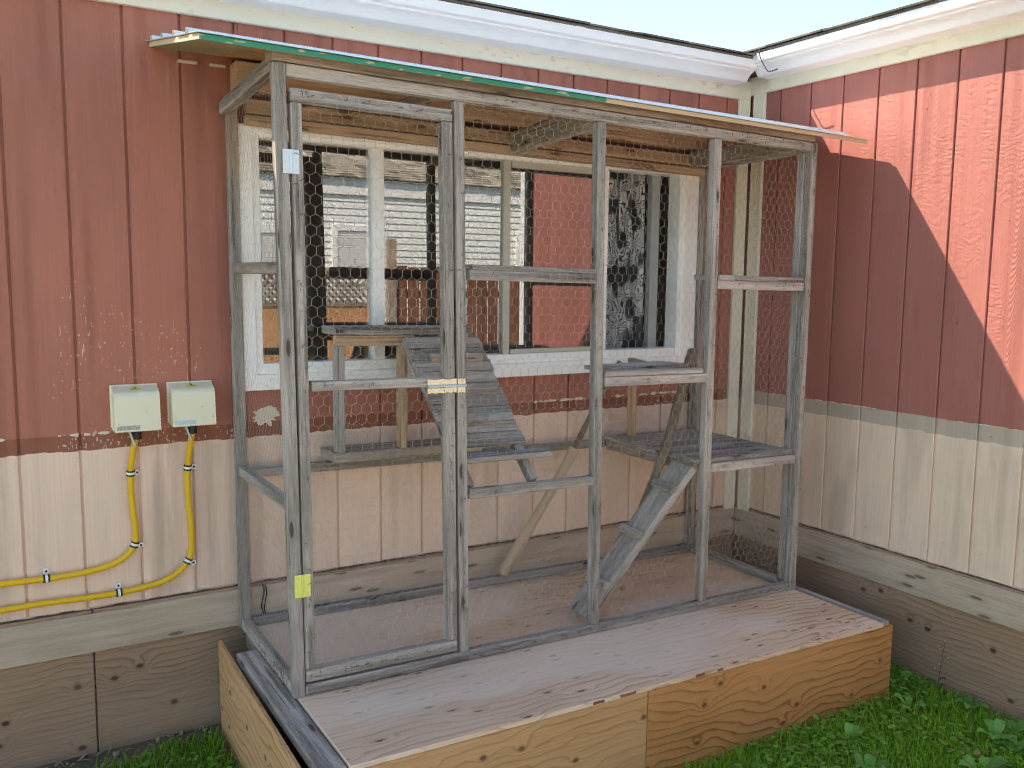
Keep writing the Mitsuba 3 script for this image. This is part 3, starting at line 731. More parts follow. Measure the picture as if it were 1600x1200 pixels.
# staples and cut wire ends on the frame
A, B = [], []
def scatter(x0, x1, z0, z1, n, y=yf - 0.006):
    for _ in range(n):
        t = rng.random(); x, z = x0 + (x1 - x0) * t, z0 + (z1 - z0) * t
        x += 0.010 * (rng.random() - .5); z += 0.010 * (rng.random() - .5); a = rng.random() * 6.28 if rng.random() < 0.4 else 1.57 * rng.integers(0, 2)
        L = 0.005 + 0.010 * rng.random()
        p = np.array([x, y, z]); q = p + [L * math.cos(a), -0.002, L * math.sin(a)]
        A.append(p); B.append(q)
        if rng.random() < 0.5: A.append(q); B.append(q + [L * 0.6 * math.cos(a + 1.2), 0.001, L * 0.6 * math.sin(a + 1.2)])
scatter(-2.800, -2.819, 0.49, 2.40, 26); scatter(-2.2465, -2.2745, 0.49, 2.40, 30); scatter(-2.80, -2.25, 0.458, 0.458, 22); scatter(-2.82, -2.26, 2.424, 2.424, 18)
scatter(-2.76, -2.36, 1.474, 1.474, 8); scatter(-2.1935, -2.226, 0.44, 2.47, 30); scatter(-1.571, -1.594, 0.44, 2.47, 30); scatter(-0.966, -0.975, 0.44, 2.47, 32); scatter(-0.3815, -0.374, 0.44, 2.47, 36)
scatter(-2.16, -0.42, 2.50, 2.50, 60); scatter(-2.16, -0.42, 0.408, 0.408, 80); scatter(-2.16, -1.6, 1.04, 1.04, 14); scatter(-2.16, -1.6, 1.865, 1.865, 8); scatter(-1.54, -1.0, 1.447, 1.447, 12)
scatter(-0.93, -0.42, 1.857, 1.857, 8); scatter(-0.93, -0.42, 1.037, 1.037, 14)
obj(cg + '__staple', sticks(np.array(A), np.array(B), 0.0011), 'mat_staple', True, kind='stuff')
# bunched wire ends along the near bottom rail, and screws
A, B = [], []
for k in range(60):
    y = -0.70 + 0.38 * rng.random(); p = np.array([-2.862, y, ZD + 0.04 * rng.random()]); 
    for _ in range(3):
        q = p + [0.012 * (rng.random() - .2), 0.016 * (rng.random() - .5), 0.016 * (rng.random() - .4)]; A.append(p); B.append(q); p = q
obj(cg + '__wire_end', sticks(np.array(A), np.array(B), 0.0011), 'mat_staple', True, kind='stuff')
A = np.array([(-2.848, yf, 0.93), (-2.843, yf, 0.70), (-2.846, yf, 0.655), (-2.86, yf, 1.53), (-2.865, yf, 1.90), (-1.578, yf, 1.30), (-0.968, yf, 0.8), (-0.97, yf, 1.2)])
obj(cg + '__screw', sticks(A, A + [0, -0.0015, 0], 0.0035), 'mat_zinc', True, kind='stuff')
hw = spline([(-2.765, -0.04, 0.56), (-2.758, -0.045, 0.52), (-2.768, -0.043, 0.47), (-2.760, -0.046, 0.43)], 16)
obj(cg + '__tie_wire', trimesh.util.concatenate([tube(hw, 0.003, 6), tube(hw + [0.012, 0.003, -0.01], 0.0025, 6)]), 'mat_black', True, smooth=True, label='dark twisted wire hanging at the near back corner')

# ---------------------------------------------------------------- shelves, ramps and poles in the cage
tb = thing('high_shelf', 'narrow grey shelf on two legs below the window, above the slatted ramp', 'shelf')
obj(tb + '__top', [abox(-2.494, -1.86, -0.215, -0.052, 1.612, 1.646, 'x', 0.004)], 'mat_wood_grey', True)
obj(tb + '__apron', [abox(-2.488, -2.135, -0.205, -0.172, 1.566, 1.610, 'x')], 'mat_wood_fresh', True)
obj(tb + '__leg', [abox(-2.489, -2.449, -0.205, -0.167, 1.123, 1.565, 'z')], 'mat_wood_grey', True)
obj(tb + '__leg', [abox(-2.205, -2.167, -0.205, -0.167, 1.123, 1.565, 'z')], 'mat_wood_fresh', True)
obj(tb + '__base_board', [abox(-2.500, -1.80, -0.212, -0.030, 1.082, 1.121, 'x', 0.004)], 'mat_wood_brown', True)

rp = thing('slatted_ramp', 'grey slatted wooden ramp sloping down from the high shelf to the front rail', 'ramp')
r0, r1 = np.array([0, -0.22, 1.592]), np.array([0, -0.752, 1.064])
du = (r1 - r0) / np.linalg.norm(r1 - r0); up = np.array([0, -du[2], du[1]]); up = up if up[2] > 0 else -up
Lr = np.linalg.norm(r1 - r0)
for xa, xb in ((-2.180, -2.158), (-1.895, -1.872)):
    obj(rp + '__stringer', [bar(r0 + [xa, 0, 0] - up * 0.005, r1 + [xb, 0, 0] - up * 0.005, 0.036, 0.036, up)], 'mat_wood_grey', True)
n = 9; pw = 0.575 / n
for i in range(n):
    c = r0 + du * (0.012 + pw * (i + 0.5)) + up * (0.0215 + 0.002 * rng.random())
    a = 0.006 * (rng.random() - .5)
    obj(rp + '__slat', [bar(c + [-2.205 + a, 0, 0], c + [-1.852 + 0.012 * rng.random(), 0, a * 0.5], pw - 0.004, 0.016, up, 0.002)], 'mat_wood_grey', True)
for i, (xa, xb) in ((2.0, (-2.13, -1.885)), (4.6, (-2.13, -1.88)), (7.2, (-2.13, -1.87))):
    c = r0 + du * (0.012 + pw * i) + up * 0.042
    obj(rp + '__cleat', [bar(c + [xa, 0, 0], c + [xb, 0, 0], 0.030, 0.024, up, 0.002)], 'mat_wood_grey', True)
c = r0 + du * 0.645
obj(rp + '__tread', [abox(-2.21, -1.775, c[1] - 0.065, c[1] + 0.055, c[2] + 0.012, c[2] + 0.033, 'x', 0.003)], 'mat_wood_grey', True)

sf = thing('corner_shelf', 'broad grey planked shelf filling the far right end of the cage at knee height', 'shelf')
for i in range(5):
    y0 = -0.062 - i * 0.1405
    obj(sf + '__plank', [abox(-1.012 - 0.006 * rng.random(), -0.404, y0 - 0.139, y0, 1.058, 1.079 + 0.002 * rng.random(), 'x', 0.002)], 'mat_wood_grey', True)
obj(sf + '__bearer', [abox(-1.006, -0.97, -0.735, -0.075, 1.012, 1.056, 'y')], 'mat_wood_brown', True)

ss = thing('small_shelf', 'short two board shelf resting on the pale front rail of the third bay', 'shelf')
obj(ss + '__plank', [abox(-1.545, -1.005, -0.776, -0.735, 1.4675, 1.490, 'x', 0.003)], 'mat_wood_pale', True)
obj(ss + '__plank', [bar((-1.47, -0.62, 1.486), (-0.98, -0.55, 1.4885), 0.17, 0.018, (0, 0, 1), 0.003)], 'mat_wood_grey', True)
obj(ss + '__leg', [abox(-0.905, -0.868, -0.15, -0.115, 1.082, 1.455, 'z')], 'mat_wood_fresh', True)
obj(ss + '__bearer', [bar((-1.02, -0.74, 1.448), (-0.885, -0.11, 1.468), 0.035, 0.024)], 'mat_wood_brown', True)

us = thing('upper_ledge', 'thin board lying on the high rail of the second bay', 'shelf')
obj(us + '__plank', [abox(-2.165, -1.60, -0.782, -0.66, 1.885, 1.904, 'x', 0.003)], 'mat_wood_grey', True)
us = thing('upper_ledge', 'row of short grey boards lying on the high rail of the last bay', 'shelf')
for a, b in ((-0.943, -0.845), (-0.842, -0.60), (-0.597, -0.405)):
    obj(us + '__plank', [abox(a, b, -0.783, -0.62, 1.877, 1.899 + 0.003 * rng.random(), 'x', 0.003)], 'mat_wood_grey', True)

pr = thing('plank_ramp', 'single grey plank with cleats leaning from the cage floor up to the corner shelf', 'ramp')
q0, q1 = np.array([-1.545, -0.625, ZD + 0.024]), np.array([-1.000, -0.665, 1.035])
dq = (q1 - q0) / np.linalg.norm(q1 - q0); side = np.array([0.06, 1, 0]); uq = np.cross(dq, side); uq = uq / np.linalg.norm(uq); uq = uq if uq[2] > 0 else -uq
obj(pr + '__plank', [bar(q0 + dq * 0.0, q1, 0.150, 0.036, uq, 0.004)], 'mat_wood_grey', True)
for t in (0.20, 0.52, 0.83):
    c = q0 + (q1 - q0) * t + uq * 0.030
    s = np.cross(uq, dq)
    obj(pr + '__cleat', [bar(c - s * 0.082, c + s * 0.078, 0.036, 0.022, uq, 0.003)], 'mat_wood_grey', True)

# rope-wound scratching pole
sp = thing('scratching_pole', 'leaning pole wound with straw coloured sisal rope, its bare tip at the third post', 'scratching pole')
b0, b1 = np.array([-1.628, -0.105, 0.432]), np.array([-1.085, -0.30, 1.45])
LL = np.linalg.norm(b1 - b0); dd = (b1 - b0) / LL
wv = lambda t: b0 + (b1 - b0) * t[:, None] + np.stack([0.012 * np.sin(t * 5), 0 * t, 0.008 * np.sin(t * 9)], 1)
t = np.linspace(0, 0.60, 420)
a = np.cross(dd, [0, 1, 0]); a /= np.linalg.norm(a); b = np.cross(dd, a)
n = 18; th = np.arange(n) / n * 2 * np.pi
ph = (t[:, None] * LL / 0.0085 + th[None] / (2 * np.pi)) % 1
rad = 0.0205 + 0.0042 * np.sqrt(np.clip(1 - (2 * ph - 1) ** 2, 0, 1)) + 0.0025 * np.sin(t * 13)[:, None]
C = wv(t)
V = (C[:, None] + rad[..., None] * (np.cos(th)[None, :, None] * a + np.sin(th)[None, :, None] * b)).reshape(-1, 3)
F = [];
for i in range(len(t) - 1):
    for k in range(n):
        p, q = i * n + k, i * n + (k + 1) % n; F += [[p, q, q + n], [p, q + n, p + n]]
obj(sp + '__rope', trimesh.Trimesh(V, np.array(F), process=False), 'mat_rope', smooth=60)
A, B = [], []
for k in range(40):
    s = rng.random() * 0.6; p = wv(np.array([s]))[0]; ang = rng.random() * 6.28
    dv = math.cos(ang) * a + math.sin(ang) * b; A.append(p + dv * 0.022); B.append(p + dv * (0.03 + 0.02 * rng.random()) + dd * 0.01 * (rng.random() - .5))
obj(sp + '__fibre', sticks(np.array(A), np.array(B), 0.0005), 'mat_rope', kind='stuff')
tt = np.linspace(-0.005, 1, 40)
obj(sp + '__stick', tube(wv(tt), 0.016 - 0.003 * tt + 0.0015 * np.sin(tt * 40), 10), 'mat_bark', smooth=True)

# bare branch
M = np.array([-1.03, -0.57, 1.10]); b0 = np.array([-1.035, -0.16, 0.40])
path = spline([(-1.19, -0.545, 0.69), (-1.12, -0.555, 0.86), (-1.035, -0.567, 1.06), (-0.94, -0.52, 1.21), (-0.83, -0.46, 1.37), (-0.74, -0.41, 1.50)], 70)
rb = np.linspace(0.015, 0.025, 70) + 0.003 * meshkit.noise(np.stack([np.arange(70) / 4.0, np.zeros(70), np.zeros(70)], -1), 2)
br = tube(path, rb, 12)
tw = tube(spline([path[26], path[26] + [0.02, -0.01, 0.03], path[26] + [0.035, -0.02, 0.05]], 8), np.linspace(0.009, 0.006, 8), 8)
obj('branch', trimesh.util.concatenate([br, tw]), 'mat_bark', smooth=True, label='bare brown branch leaning across the front of the corner shelf', category='branch')

# ---------------------------------------------------------------- utility boxes and yellow conduits
for (xc, hasblue, lab) in ((-3.232, False, 'pale plastic utility box with a grey sticker, left of the pair on the wall'), (-3.0255, True, 'pale plastic utility box with a light blue sticker, nearer the cage')):
    bx = thing('utility_box', lab, 'utility box', group='utility boxes on the red wall')
    z1 = 1.416 if not hasblue else 1.418; z0 = 1.250 if not hasblue else 1.256
    P = [(0.0, z1), (-0.012, z1 + 0.002), (-0.062, z1 - 0.012), (-0.074, z1 - 0.018), (-0.082, z1 - 0.027), (-0.086, z1 - 0.038), (-0.096, z0 + 0.003), (-0.094, z0), (0.0, z0)]
    m = extrude_x(P, xc - 0.081, xc + 0.081)
    obj(bx + '__cover', m, 'mat_box', smooth=28)
    obj(bx + '__back_plate', [abox(xc - 0.086, xc + 0.086, -0.011, -0.0005, z0 + 0.006, z1 + 0.006, 'x', 0.002)], 'mat_box')
    sy = lambda z: -0.086 - 0.010 * (z1 - 0.038 - z) / (z1 - 0.038 - z0)
    za, zb = z0 + 0.008, z0 + 0.024
    q = np.array([(xc - 0.075, sy(za) - 0.0012, za), (xc + 0.006, sy(za) - 0.0012, za), (xc + 0.006, sy(zb) - 0.0012, zb), (xc - 0.075, sy(zb) - 0.0012, zb)])
    obj(bx + '__sticker', (q, np.array([[0, 1, 2], [0, 2, 3]])), 'mat_sticker_blue' if hasblue else 'mat_sticker_grey')
    zt = lambda y: z1 + 0.002 - 0.014 * (-0.012 - y) / 0.05 + 0.0012
    tri = np.array([(xc - 0.022, -0.055, zt(-0.055)), (xc + 0.022, -0.055, zt(-0.055)), (xc, -0.020, zt(-0.020))])
    obj(bx + '__warning_sticker', (tri, np.array([[0, 1, 2]])), 'mat_sticker_yellow')
    k1 = xc + np.array([-0.004, 0.004, 0.001]); y1 = np.array([-0.050, -0.049, -0.033])
    obj(bx + '__warning_sticker__symbol', (np.stack([k1, y1, [zt(y) + 0.0008 for y in y1]], 1), np.array([[0, 1, 2]])), 'mat_black')
    A = np.array([(xc + sx * 0.070, -0.0935, z0 + 0.034) for sx in (-1, 1)] + [(xc + 0.03, -0.0915, z0 + 0.075)])
    obj(bx + '__screw', sticks(A, A + [0, -0.004, 0], 0.0035), 'mat_tin', kind='stuff')
    obj(bx + '__gland', tube([(xc + 0.0, -0.045, z0 + 0.004), (xc + 0.0, -0.045, z0 - 0.02), (xc, -0.044, z0 - 0.036)], 0.017, 14), 'mat_black', smooth=40)
    obj(bx + '__ground_lead', tube(spline([(xc - 0.028, -0.05, z0 + 0.004), (xc - 0.022, -0.053, z0 - 0.02), (xc - 0.008, -0.06, z0 - 0.062)], 10), 0.0055, 8), 'mat_tin', smooth=40)


def conduit(key, label, pts, clips):
    c = thing(key, label, 'conduit', group='yellow conduits on the wall')
    P = spline([(x, y, z) for x, y, z in pts], 120)
    obj(c + '__pipe', tube(P, 0.0125, 14), 'mat_cable', smooth=True)
    for s, left in clips:
        i = int(s * 119); d = P[min(i + 1, 119)] - P[i - 1]; d /= np.linalg.norm(d)
        k = obj(c + '__clip', trimesh.util.concatenate([tube([P[i] - d * 0.011, P[i] - d * 0.005], 0.0155, 14), tube([P[i] + d * 0.005, P[i] + d * 0.011], 0.0155, 14)]), 'mat_black', smooth=40)
        obj(k + '__band', tube([P[i] - d * 0.0048, P[i] + d * 0.0048], 0.0148, 14), 'mat_clip_white', smooth=40)
        nrm = np.array([d[2], 0, -d[0]]); nrm = nrm if (nrm[0] > 0.5 or nrm[2] > 0.5) else -nrm
        e = P[i] + nrm * 0.026; e[1] = -0.008
        obj(k + '__tab', tube([e + [0, -0.006, 0], e + [0, 0.006, 0]], 0.010, 12), 'mat_clip_white', smooth=40)
        obj(k + '__nail', tube([e + [0, -0.009, 0], e + [0, 0.0, 0]], 0.0045, 10), 'mat_black', smooth=40)


conduit('yellow_conduit', 'yellow plastic conduit bending left from the first utility box, upper of the two', [(-3.232, -0.044, 1.235), (-3.252, -0.03, 1.13), (-3.258, -0.022, 1.06), (-3.255, -0.022, 0.95), (-3.247, -0.022, 0.85), (-3.254, -0.022, 0.788), (-3.300, -0.022, 0.741), (-3.372, -0.022, 0.717), (-3.53, -0.022, 0.706), (-3.72, -0.022, 0.710), (-4.2, -0.022, 0.712), (-4.9, -0.022, 0.70)],
        [(0.080, 0), (0.213, 0), (0.372, 0)])
conduit('yellow_conduit', 'yellow plastic conduit bending left from the second utility box, lower of the two', [(-3.0255, -0.044, 1.24), (-3.040, -0.03, 1.13), (-3.046, -0.022, 1.06), (-3.043, -0.022, 0.90), (-3.039, -0.022, 0.77), (-3.050, -0.022, 0.705), (-3.104, -0.022, 0.648), (-3.213, -0.022, 0.616), (-3.33, -0.022, 0.608), (-3.465, -0.022, 0.609), (-3.595, -0.022, 0.613), (-3.72, -0.022, 0.611), (-4.2, -0.022, 0.605), (-4.9, -0.022, 0.60)],
        [(0.072, 0), (0.232, 0), (0.352, 0)])

# ---------------------------------------------------------------- plants
def hsv_green(n, seed, base=(0.055, 0.135, 0.018), var=0.5):
    g = np.random.default_rng(seed); k = g.random((n, 1)); q = g.random((n, 1))
    c = np.array(base) * (1 - var / 2 + var * k)
    c = c + np.array([0.045, 0.03, 0.0]) * (q > 0.8)
    return np.clip(np.where(q < 0.035, np.array([0.42, 0.34, 0.17]) * (0.6 + 0.6 * k), c), 0.003, 1)


def blades(P, hgt, wid, seed, base=(0.055, 0.135, 0.018)):
    g = np.random.default_rng(seed); n = len(P)
    a = g.random(n) * 2 * np.pi; lean = (0.25 + 0.75 * g.random(n)) * hgt * 0.8
    d = np.stack([np.cos(a), np.sin(a), 0 * a], 1); s = np.stack([-np.sin(a), np.cos(a), 0 * a], 1) * (wid / 2)[:, None]
    p1 = P + d * (lean * 0.3)[:, None] + [0, 0, 1] * (hgt * 0.6)[:, None]; p2 = P + d * lean[:, None] + [0, 0, 1] * (hgt * (0.75 + 0.25 * g.random(n)))[:, None]
    V = np.stack([P - s, P + s, p1 - s * 0.85, p1 + s * 0.85, p2], 1).reshape(-1, 3)
    f = np.array([[0, 1, 3], [0, 3, 2], [2, 3, 4]])
    F = (f[None] + 5 * np.arange(n)[:, None, None]).reshape(-1, 3)
    return V, F, np.repeat(hsv_green(n, seed + 1, base), 5, axis=0)


def join(L):
    Vs, Fs, Cs, o = [], [], [], 0
    for V, F, C in L: Vs.append(V); Fs.append(F + o); Cs.append(C); o += len(V)
    return (np.vstack(Vs), np.vstack(Fs)), np.vstack(Cs)


gg = np.random.default_rng(5)
def pts(n, x0, x1, y0, y1):
    return np.stack([x0 + (x1 - x0) * gg.random(n), y0 + (y1 - y0) * gg.random(n), np.full(n, -0.032)], 1)
P = np.vstack([pts(52000, -2.5, -0.012, -3.0, -1.295), pts(5500, -0.292, -0.012, -1.295, -0.85)])
dens = meshkit.fbm(P * [4, 4, 0] + [0, 0, 2.5], 3, 4)
P = P[(dens > 0.36) | (gg.random(len(P)) < 0.5)]
hg = 0.035 + 0.055 * gg.random(len(P)) ** 1.5
hg *= np.where(P[:, 0] > -0.08, 0.75, 1.0)
parts = [blades(P, hg, 0.0028 + 0.003 * gg.random(len(P)), 3, (0.28, 0.51, 0.05))]
Q = pts(30000, -4.3, -2.985, -2.2, -0.12)
dn = meshkit.fbm(Q * [5, 5, 0] + [0, 0, 7.5], 3, 9)
edge = np.clip((-Q[:, 1] - 0.12) / 0.18, 0, 1) + 0.7 * np.clip((Q[:, 0] + 3.25) / 0.25, 0, 1)
Q = Q[dn * 1.1 < 0.27 + 0.70 * edge]
parts.append(blades(Q, 0.03 + 0.05 * gg.random(len(Q)), 0.0028 + 0.003 * gg.random(len(Q)), 9, (0.21, 0.41, 0.045)))
mesh, col = join(parts)
obj('grass', mesh, 'mat_leaf', color=col, label='bright green lawn grass growing up to the platform', category='grass', kind='stuff')


def leaf(base, az, L, W, rise, droop, seed):
    g = np.random.default_rng(seed); nu, nv = 9, 5
    t = np.linspace(0, 1, nu); w = W * np.clip(np.sin(np.pi * np.clip((t - 0.18) / 0.82, 0, 1)) ** 0.7, 0.06, 1) / 2
    r = L * t; z = rise * L * np.sin(t * 1.5) - droop * L * t ** 3
    d = np.array([math.cos(az), math.sin(az), 0]); s = np.array([-d[1], d[0], 0])
    V = []
    for i in range(nu):
        for k in range(nv):
            c = (k / (nv - 1) - 0.5) * 2
            V.append(base + d * r[i] + s * w[i] * c * (1 + 0.12 * math.sin(7 * t[i] + seed)) + np.array([0, 0, z[i] + 0.22 * w[i] * abs(c) ** 1.3 + 0.004 * math.sin(9 * t[i] + 3 * c + seed)]))
    F = []
    for i in range(nu - 1):
        for k in range(nv - 1): a = i * nv + k; F += [[a, a + 1, a + nv + 1], [a, a + nv + 1, a + nv]]
    return np.array(V), np.array(F)


# little round ground-cover leaves
L = []
n = 8500; c = np.vstack([pts(n, -2.4, -0.03, -2.9, -1.30), pts(500, -0.28, -0.03, -1.3, -0.9), pts(700, -3.6, -2.99, -1.6, -0.3)])
cl = meshkit.fbm(c * [3, 3, 0] + [0, 0, 11.5], 3, 14); c = c[cl > 0.46]; n = len(c)
a = gg.random(n) * 6.28; sz = 0.006 + 0.010 * gg.random(n) ** 1.5; c[:, 2] += 0.02 + 0.045 * gg.random(n)
nx = np.stack([np.cos(a), np.sin(a), 0.6 * (gg.random(n) - .5)], 1); ny = np.stack([-np.sin(a), np.cos(a), 0.6 * (gg.random(n) - .5)], 1)
th = np.arange(7) / 7 * 2 * np.pi
V = np.concatenate([c[:, None], c[:, None] + sz[:, None, None] * (1.25 * np.cos(th)[None, :, None] * nx[:, None] + 0.85 * np.sin(th)[None, :, None] * ny[:, None])], 1)
f = np.array([[0, k + 1, (k + 1) % 7 + 1] for k in range(7)])
F = (f[None] + 8 * np.arange(n)[:, None, None]).reshape(-1, 3)
obj('ground_cover', (V.reshape(-1, 3), F), 'mat_leaf', color=np.repeat(hsv_green(n, 44, (0.25, 0.46, 0.09), 0.6), 8, axis=0), label='small round clover like leaves among the grass', category='ground cover', kind='stuff')

wg = np.random.default_rng(21)
more = [(-2.25 + 2.15 * wg.random(), -2.55 + 1.1 * wg.random(), 0.8 + 0.5 * wg.random()) for _ in range(22)]
spots = [(-1.45, -2.02, 1.0), (-1.22, -1.97, 0.9), (-1.16, -2.17, 1.35), (-1.02, -2.25, 1.5), (-1.02, -1.83, 0.9), (-0.93, -1.66, 0.95), (-0.75, -1.93, 0.9), (-0.52, -1.96, 0.9), (-0.17, -1.22, 1.1), (-0.33, -1.42, 0.9),
         (-1.72, -2.10, 0.9), (-0.62, -2.18, 1.2), (-1.38, -1.55, 0.9), (-0.80, -1.47, 0.8), (-0.09, -1.55, 0.8), (-0.30, -1.85, 0.85), (-2.02, -1.85, 0.8), (-1.35, -2.32, 1.1), (-3.10, -0.62, 0.9), (-3.08, -0.95, 0.8)]
for i, (x, y, k) in enumerate(spots + [q for q in more if q[1] < -1.36]):
    right = x > -2.9
    wkey = thing('broadleaf_weed', 'low weed with a rosette of oval green leaves in front of the platform' if right else 'low broadleaf weed in the grass beside the leaning end panel',
                 'weed', group='broadleaf weeds right of the platform' if right else 'broadleaf weeds beside the end panel')
    nl = 5 + wg.integers(0, 3); a0 = wg.random() * 6.28
    for j in range(nl):
        Lf = k * (0.045 + 0.045 * wg.random())
        Vv, Ff = leaf(np.array([x, y, -0.02]), a0 + j * 6.28 / nl + 0.4 * wg.random(), Lf * 1.15, Lf * (0.5 + 0.2 * wg.random()), 0.75 + 0.5 * wg.random(), 0.35, int(wg.integers(0, 999)))
        cc = np.clip(np.array([0.26, 0.48, 0.13]) * (0.75 + 0.5 * wg.random()), 0, 1)
        obj(wkey + '__leaf', (Vv, Ff), 'mat_leaf', color=np.tile(cc, (len(Vv), 1)), smooth=True)

# tall seeding weed against the skirting
sw = thing('seeding_weed', 'thin upright weed with small pale seed heads against the dark skirting', 'weed')
st = spline([(-0.10, -1.395, -0.03), (-0.095, -1.39, 0.06), (-0.09, -1.395, 0.15), (-0.085, -1.40, 0.22)], 20)
A = [tube(st, np.linspace(0.0022, 0.0010, 20), 6)]
hd = []
for i in (9, 12, 14, 16, 18, 19):
    a = wg.random() * 6.28; e = st[i] + [0.025 * math.cos(a), 0.025 * math.sin(a), 0.02]
    A.append(tube(spline([st[i], (st[i] + e) / 2 + [0, 0, 0.004], e], 6), 0.0009, 5)); hd.append(trimesh.creation.icosphere(1, 0.004).apply_translation(e))
m = trimesh.util.concatenate(A)
obj(sw + '__stem', (m.vertices, m.faces), 'mat_leaf', color=np.tile([0.12, 0.19, 0.06], (len(m.vertices), 1)), smooth=True)
m = trimesh.util.concatenate(hd)
obj(sw + '__seed_head', (m.vertices, m.faces), 'mat_leaf', color=np.tile([0.5, 0.52, 0.42], (len(m.vertices), 1)), smooth=True)
for j in range(3):
    Vv, Ff = leaf(st[3 + 2 * j], j * 2.2, 0.045, 0.014, 0.8, 0.3, j)
    obj(sw + '__leaf', (Vv, Ff), 'mat_leaf', color=np.tile([0.09, 0.18, 0.05], (len(Vv), 1)), smooth=True)

# dry leaf litter and chips at the foot of the wall
n = 900; c = np.vstack([pts(650, -4.2, -3.0, -0.42, -0.02), pts(250, -3.9, -2.99, -1.3, -0.3)]); c[:, 2] += 0.004 + 0.012 * gg.random(n)
a = gg.random(n) * 6.28; l1 = 0.006 + 0.022 * gg.random(n) ** 2; w1 = 0.002 + 0.007 * gg.random(n) ** 2
d = np.stack([np.cos(a), np.sin(a), 0.5 * (gg.random(n) - .5)], 1) * l1[:, None]; s = np.stack([-np.sin(a), np.cos(a), 0.9 * (gg.random(n) - .5)], 1) * w1[:, None]
k = [0, 0, 1] * (0.004 * gg.random(n))[:, None]
V = np.stack([c - d - s, c - d * 0.8 + s, c + s * 1.2 + k * 2, c - s * 1.1 + k * 2, c + d + s * 0.5, c + d * 0.9 - s], 1).reshape(-1, 3)
f = np.array([[0, 3, 2], [0, 2, 1], [3, 5, 4], [3, 4, 2]])
F = (f[None] + 6 * np.arange(n)[:, None, None]).reshape(-1, 3)
cc = np.array([0.30, 0.235, 0.165]) * (0.35 + 1.1 * gg.random((n, 1)))
obj('leaf_litter', (V, F), 'mat_litter', color=np.repeat(cc, 6, axis=0), label='dry brown leaf bits and chips along the foot of the wall', category='leaf litter', kind='stuff')

# ---------------------------------------------------------------- across the yard, seen mirrored in the window
nb = thing('neighbour_house', 'white clapboard house with a grey shake roof across the yard', 'house')
YN = -9.0
for i in range(29):
    z = 0.4 + 0.098 * i
    obj(nb + '__clapboard', [bar((-5.5, YN + 0.008, z + 0.048), (8.0, YN + 0.008, z + 0.048), 0.100, 0.014, (0, 1, 0.2), 0.001)], 'mat_clapboard')
obj(nb + '__wall', [abox(-5.5, 8.0, YN - 5, YN - 0.002, 0.0, 3.25, 'x', 0)], 'mat_clapboard')
obj(nb + '__fascia', [abox(-5.7, 8.2, YN + 0.035, YN + 0.06, 3.04, 3.27, 'x', 0.003)], 'mat_vinyl')
obj(nb + '__soffit', [abox(-5.7, 8.2, YN + 0.02, YN + 0.034, 3.12, 3.135, 'x', 0.0)], 'mat_vinyl')
nr = nb + '__roof'
rows = []
for i in range(16):
    y = YN + 0.14 - 0.17 * i; z = 3.29 + 0.055 * i
    s = -5.8
    while s < 8.2:
        w = 0.14 + 0.2 * rng.random(); rows.append(bar((s + w / 2, y + 0.01 * rng.random(), z + 0.008 * rng.random()), (s + w / 2, y - 0.24, z + 0.055), w - 0.006, 0.016, (0, 0, 1), 0)); s += w
obj(nr + '__shake', rows, 'mat_shake', kind='stuff')
obj(nr + '__deck', [slab([(-5.8, YN + 0.12, 3.275), (-5.8, YN - 2.6, 4.21), (8.2, YN - 2.6, 4.21), (8.2, YN + 0.12, 3.275)], 0.01)], 'mat_shake')
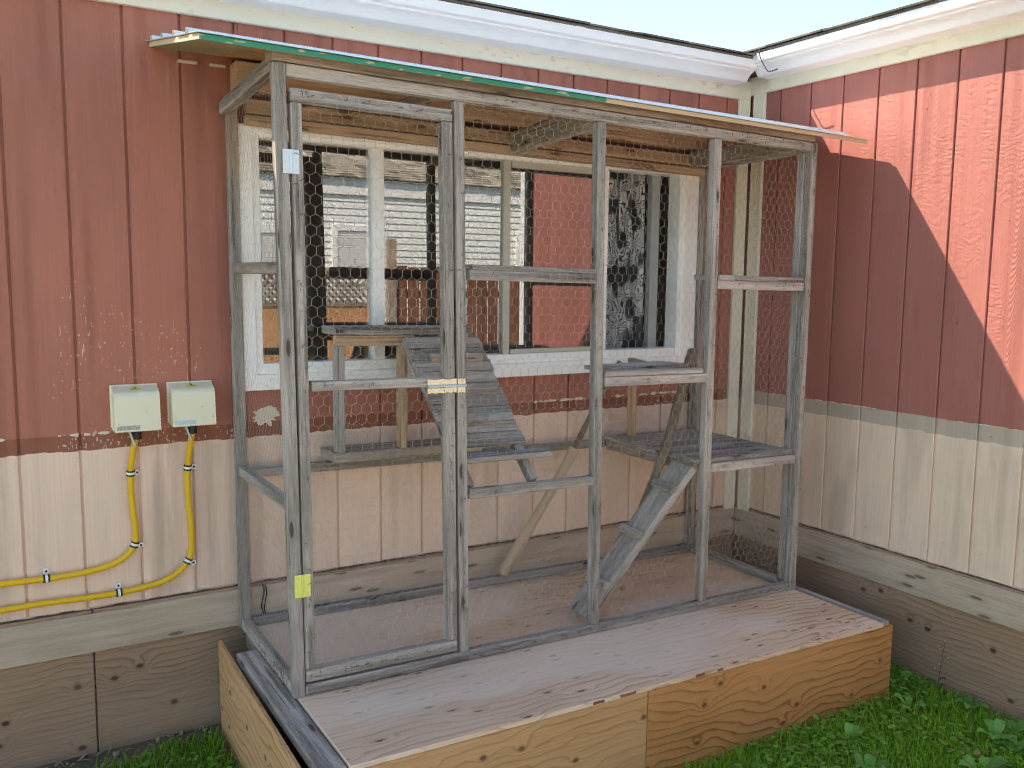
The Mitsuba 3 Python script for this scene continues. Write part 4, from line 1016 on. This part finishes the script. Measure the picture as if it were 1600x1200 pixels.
for a, b, c0, d in ((-0.35, 0.30, 1.75, 2.53), (0.78, 1.42, 1.75, 2.60), (3.9, 5.0, 1.6, 2.6)):
    w = obj(nb + '__window', [abox(a, a + 0.08, YN + 0.016, YN + 0.06, c0, d, 'z'), abox(b - 0.08, b, YN + 0.016, YN + 0.06, c0, d, 'z'), abox(a + 0.08, b - 0.08, YN + 0.016, YN + 0.06, d - 0.08, d, 'x'), abox(a + 0.08, b - 0.08, YN + 0.016, YN + 0.06, c0, c0 + 0.08, 'x')], 'mat_vinyl')
    obj(w + '__blind', [abox(a + 0.085, b - 0.085, YN + 0.030, YN + 0.040, z, z + 0.020, 'x', 0.001) for z in np.arange(c0 + 0.09, d - 0.1, 0.034)], 'mat_vinyl')

lf = thing('lattice_fence', 'plywood fence with a lattice top in the yard', 'fence')
YL = -6.6
obj(lf + '__cap_rail', [abox(-3.5, 0.5, YL - 0.03, YL + 0.05, 1.87, 1.955, 'x')], 'mat_wood_fresh')
obj(lf + '__rail', [abox(-3.5, 0.5, YL - 0.02, YL + 0.03, 1.50, 1.54, 'x')], 'mat_wood_brown')
lat = []
for i in range(-40, 8):
    x = i * 0.085
    for sg in (-1, 1):
        p0, p1 = np.array([x, YL + 0.012 * sg, 1.545]), np.array([x + sg * 0.32, YL + 0.012 * sg, 1.865])
        if -3.5 < min(p0[0], p1[0]) and max(p0[0], p1[0]) < 0.5: lat.append(bar(p0, p1, 0.03, 0.007, (0, 1, 0), 0.001))
obj(lf + '__lattice', lat, 'mat_wood_grey', kind='stuff')
for a, b in ((-3.5, -2.3), (-2.29, -1.08), (-1.07, 0.5)):
    obj(lf + '__panel', [abox(a, b, YL - 0.01, YL + 0.008, 0.05, 1.50, 'x')], 'mat_ply_gold')
for x in (-3.45, -1.08, 0.46): obj(lf + '__post', [abox(x - 0.045, x + 0.045, YL - 0.12, YL - 0.03, -0.2, 1.95, 'z')], 'mat_wood_brown')
bf = thing('board_fence', 'red brown board fence with gaps between the uprights in the yard', 'fence')
YB = -6.3
x = 0.62
while x < 5.5:
    w = 0.135 + 0.01 * rng.random()
    obj(bf + '__board', [abox(x, x + w, YB, YB + 0.018, 0.05, 1.97 + 0.02 * rng.random(), 'z')], 'mat_fence_red'); x += w + 0.012 + 0.012 * rng.random()
for z in (0.5, 1.6): obj(bf + '__rail', [abox(0.6, 5.6, YB - 0.045, YB - 0.003, z, z + 0.085, 'x')], 'mat_fence_red')
obj(bf + '__post', [abox(0.50, 0.60, YB - 0.02, YB + 0.07, -0.2, 2.30, 'z')], 'mat_wood_brown')
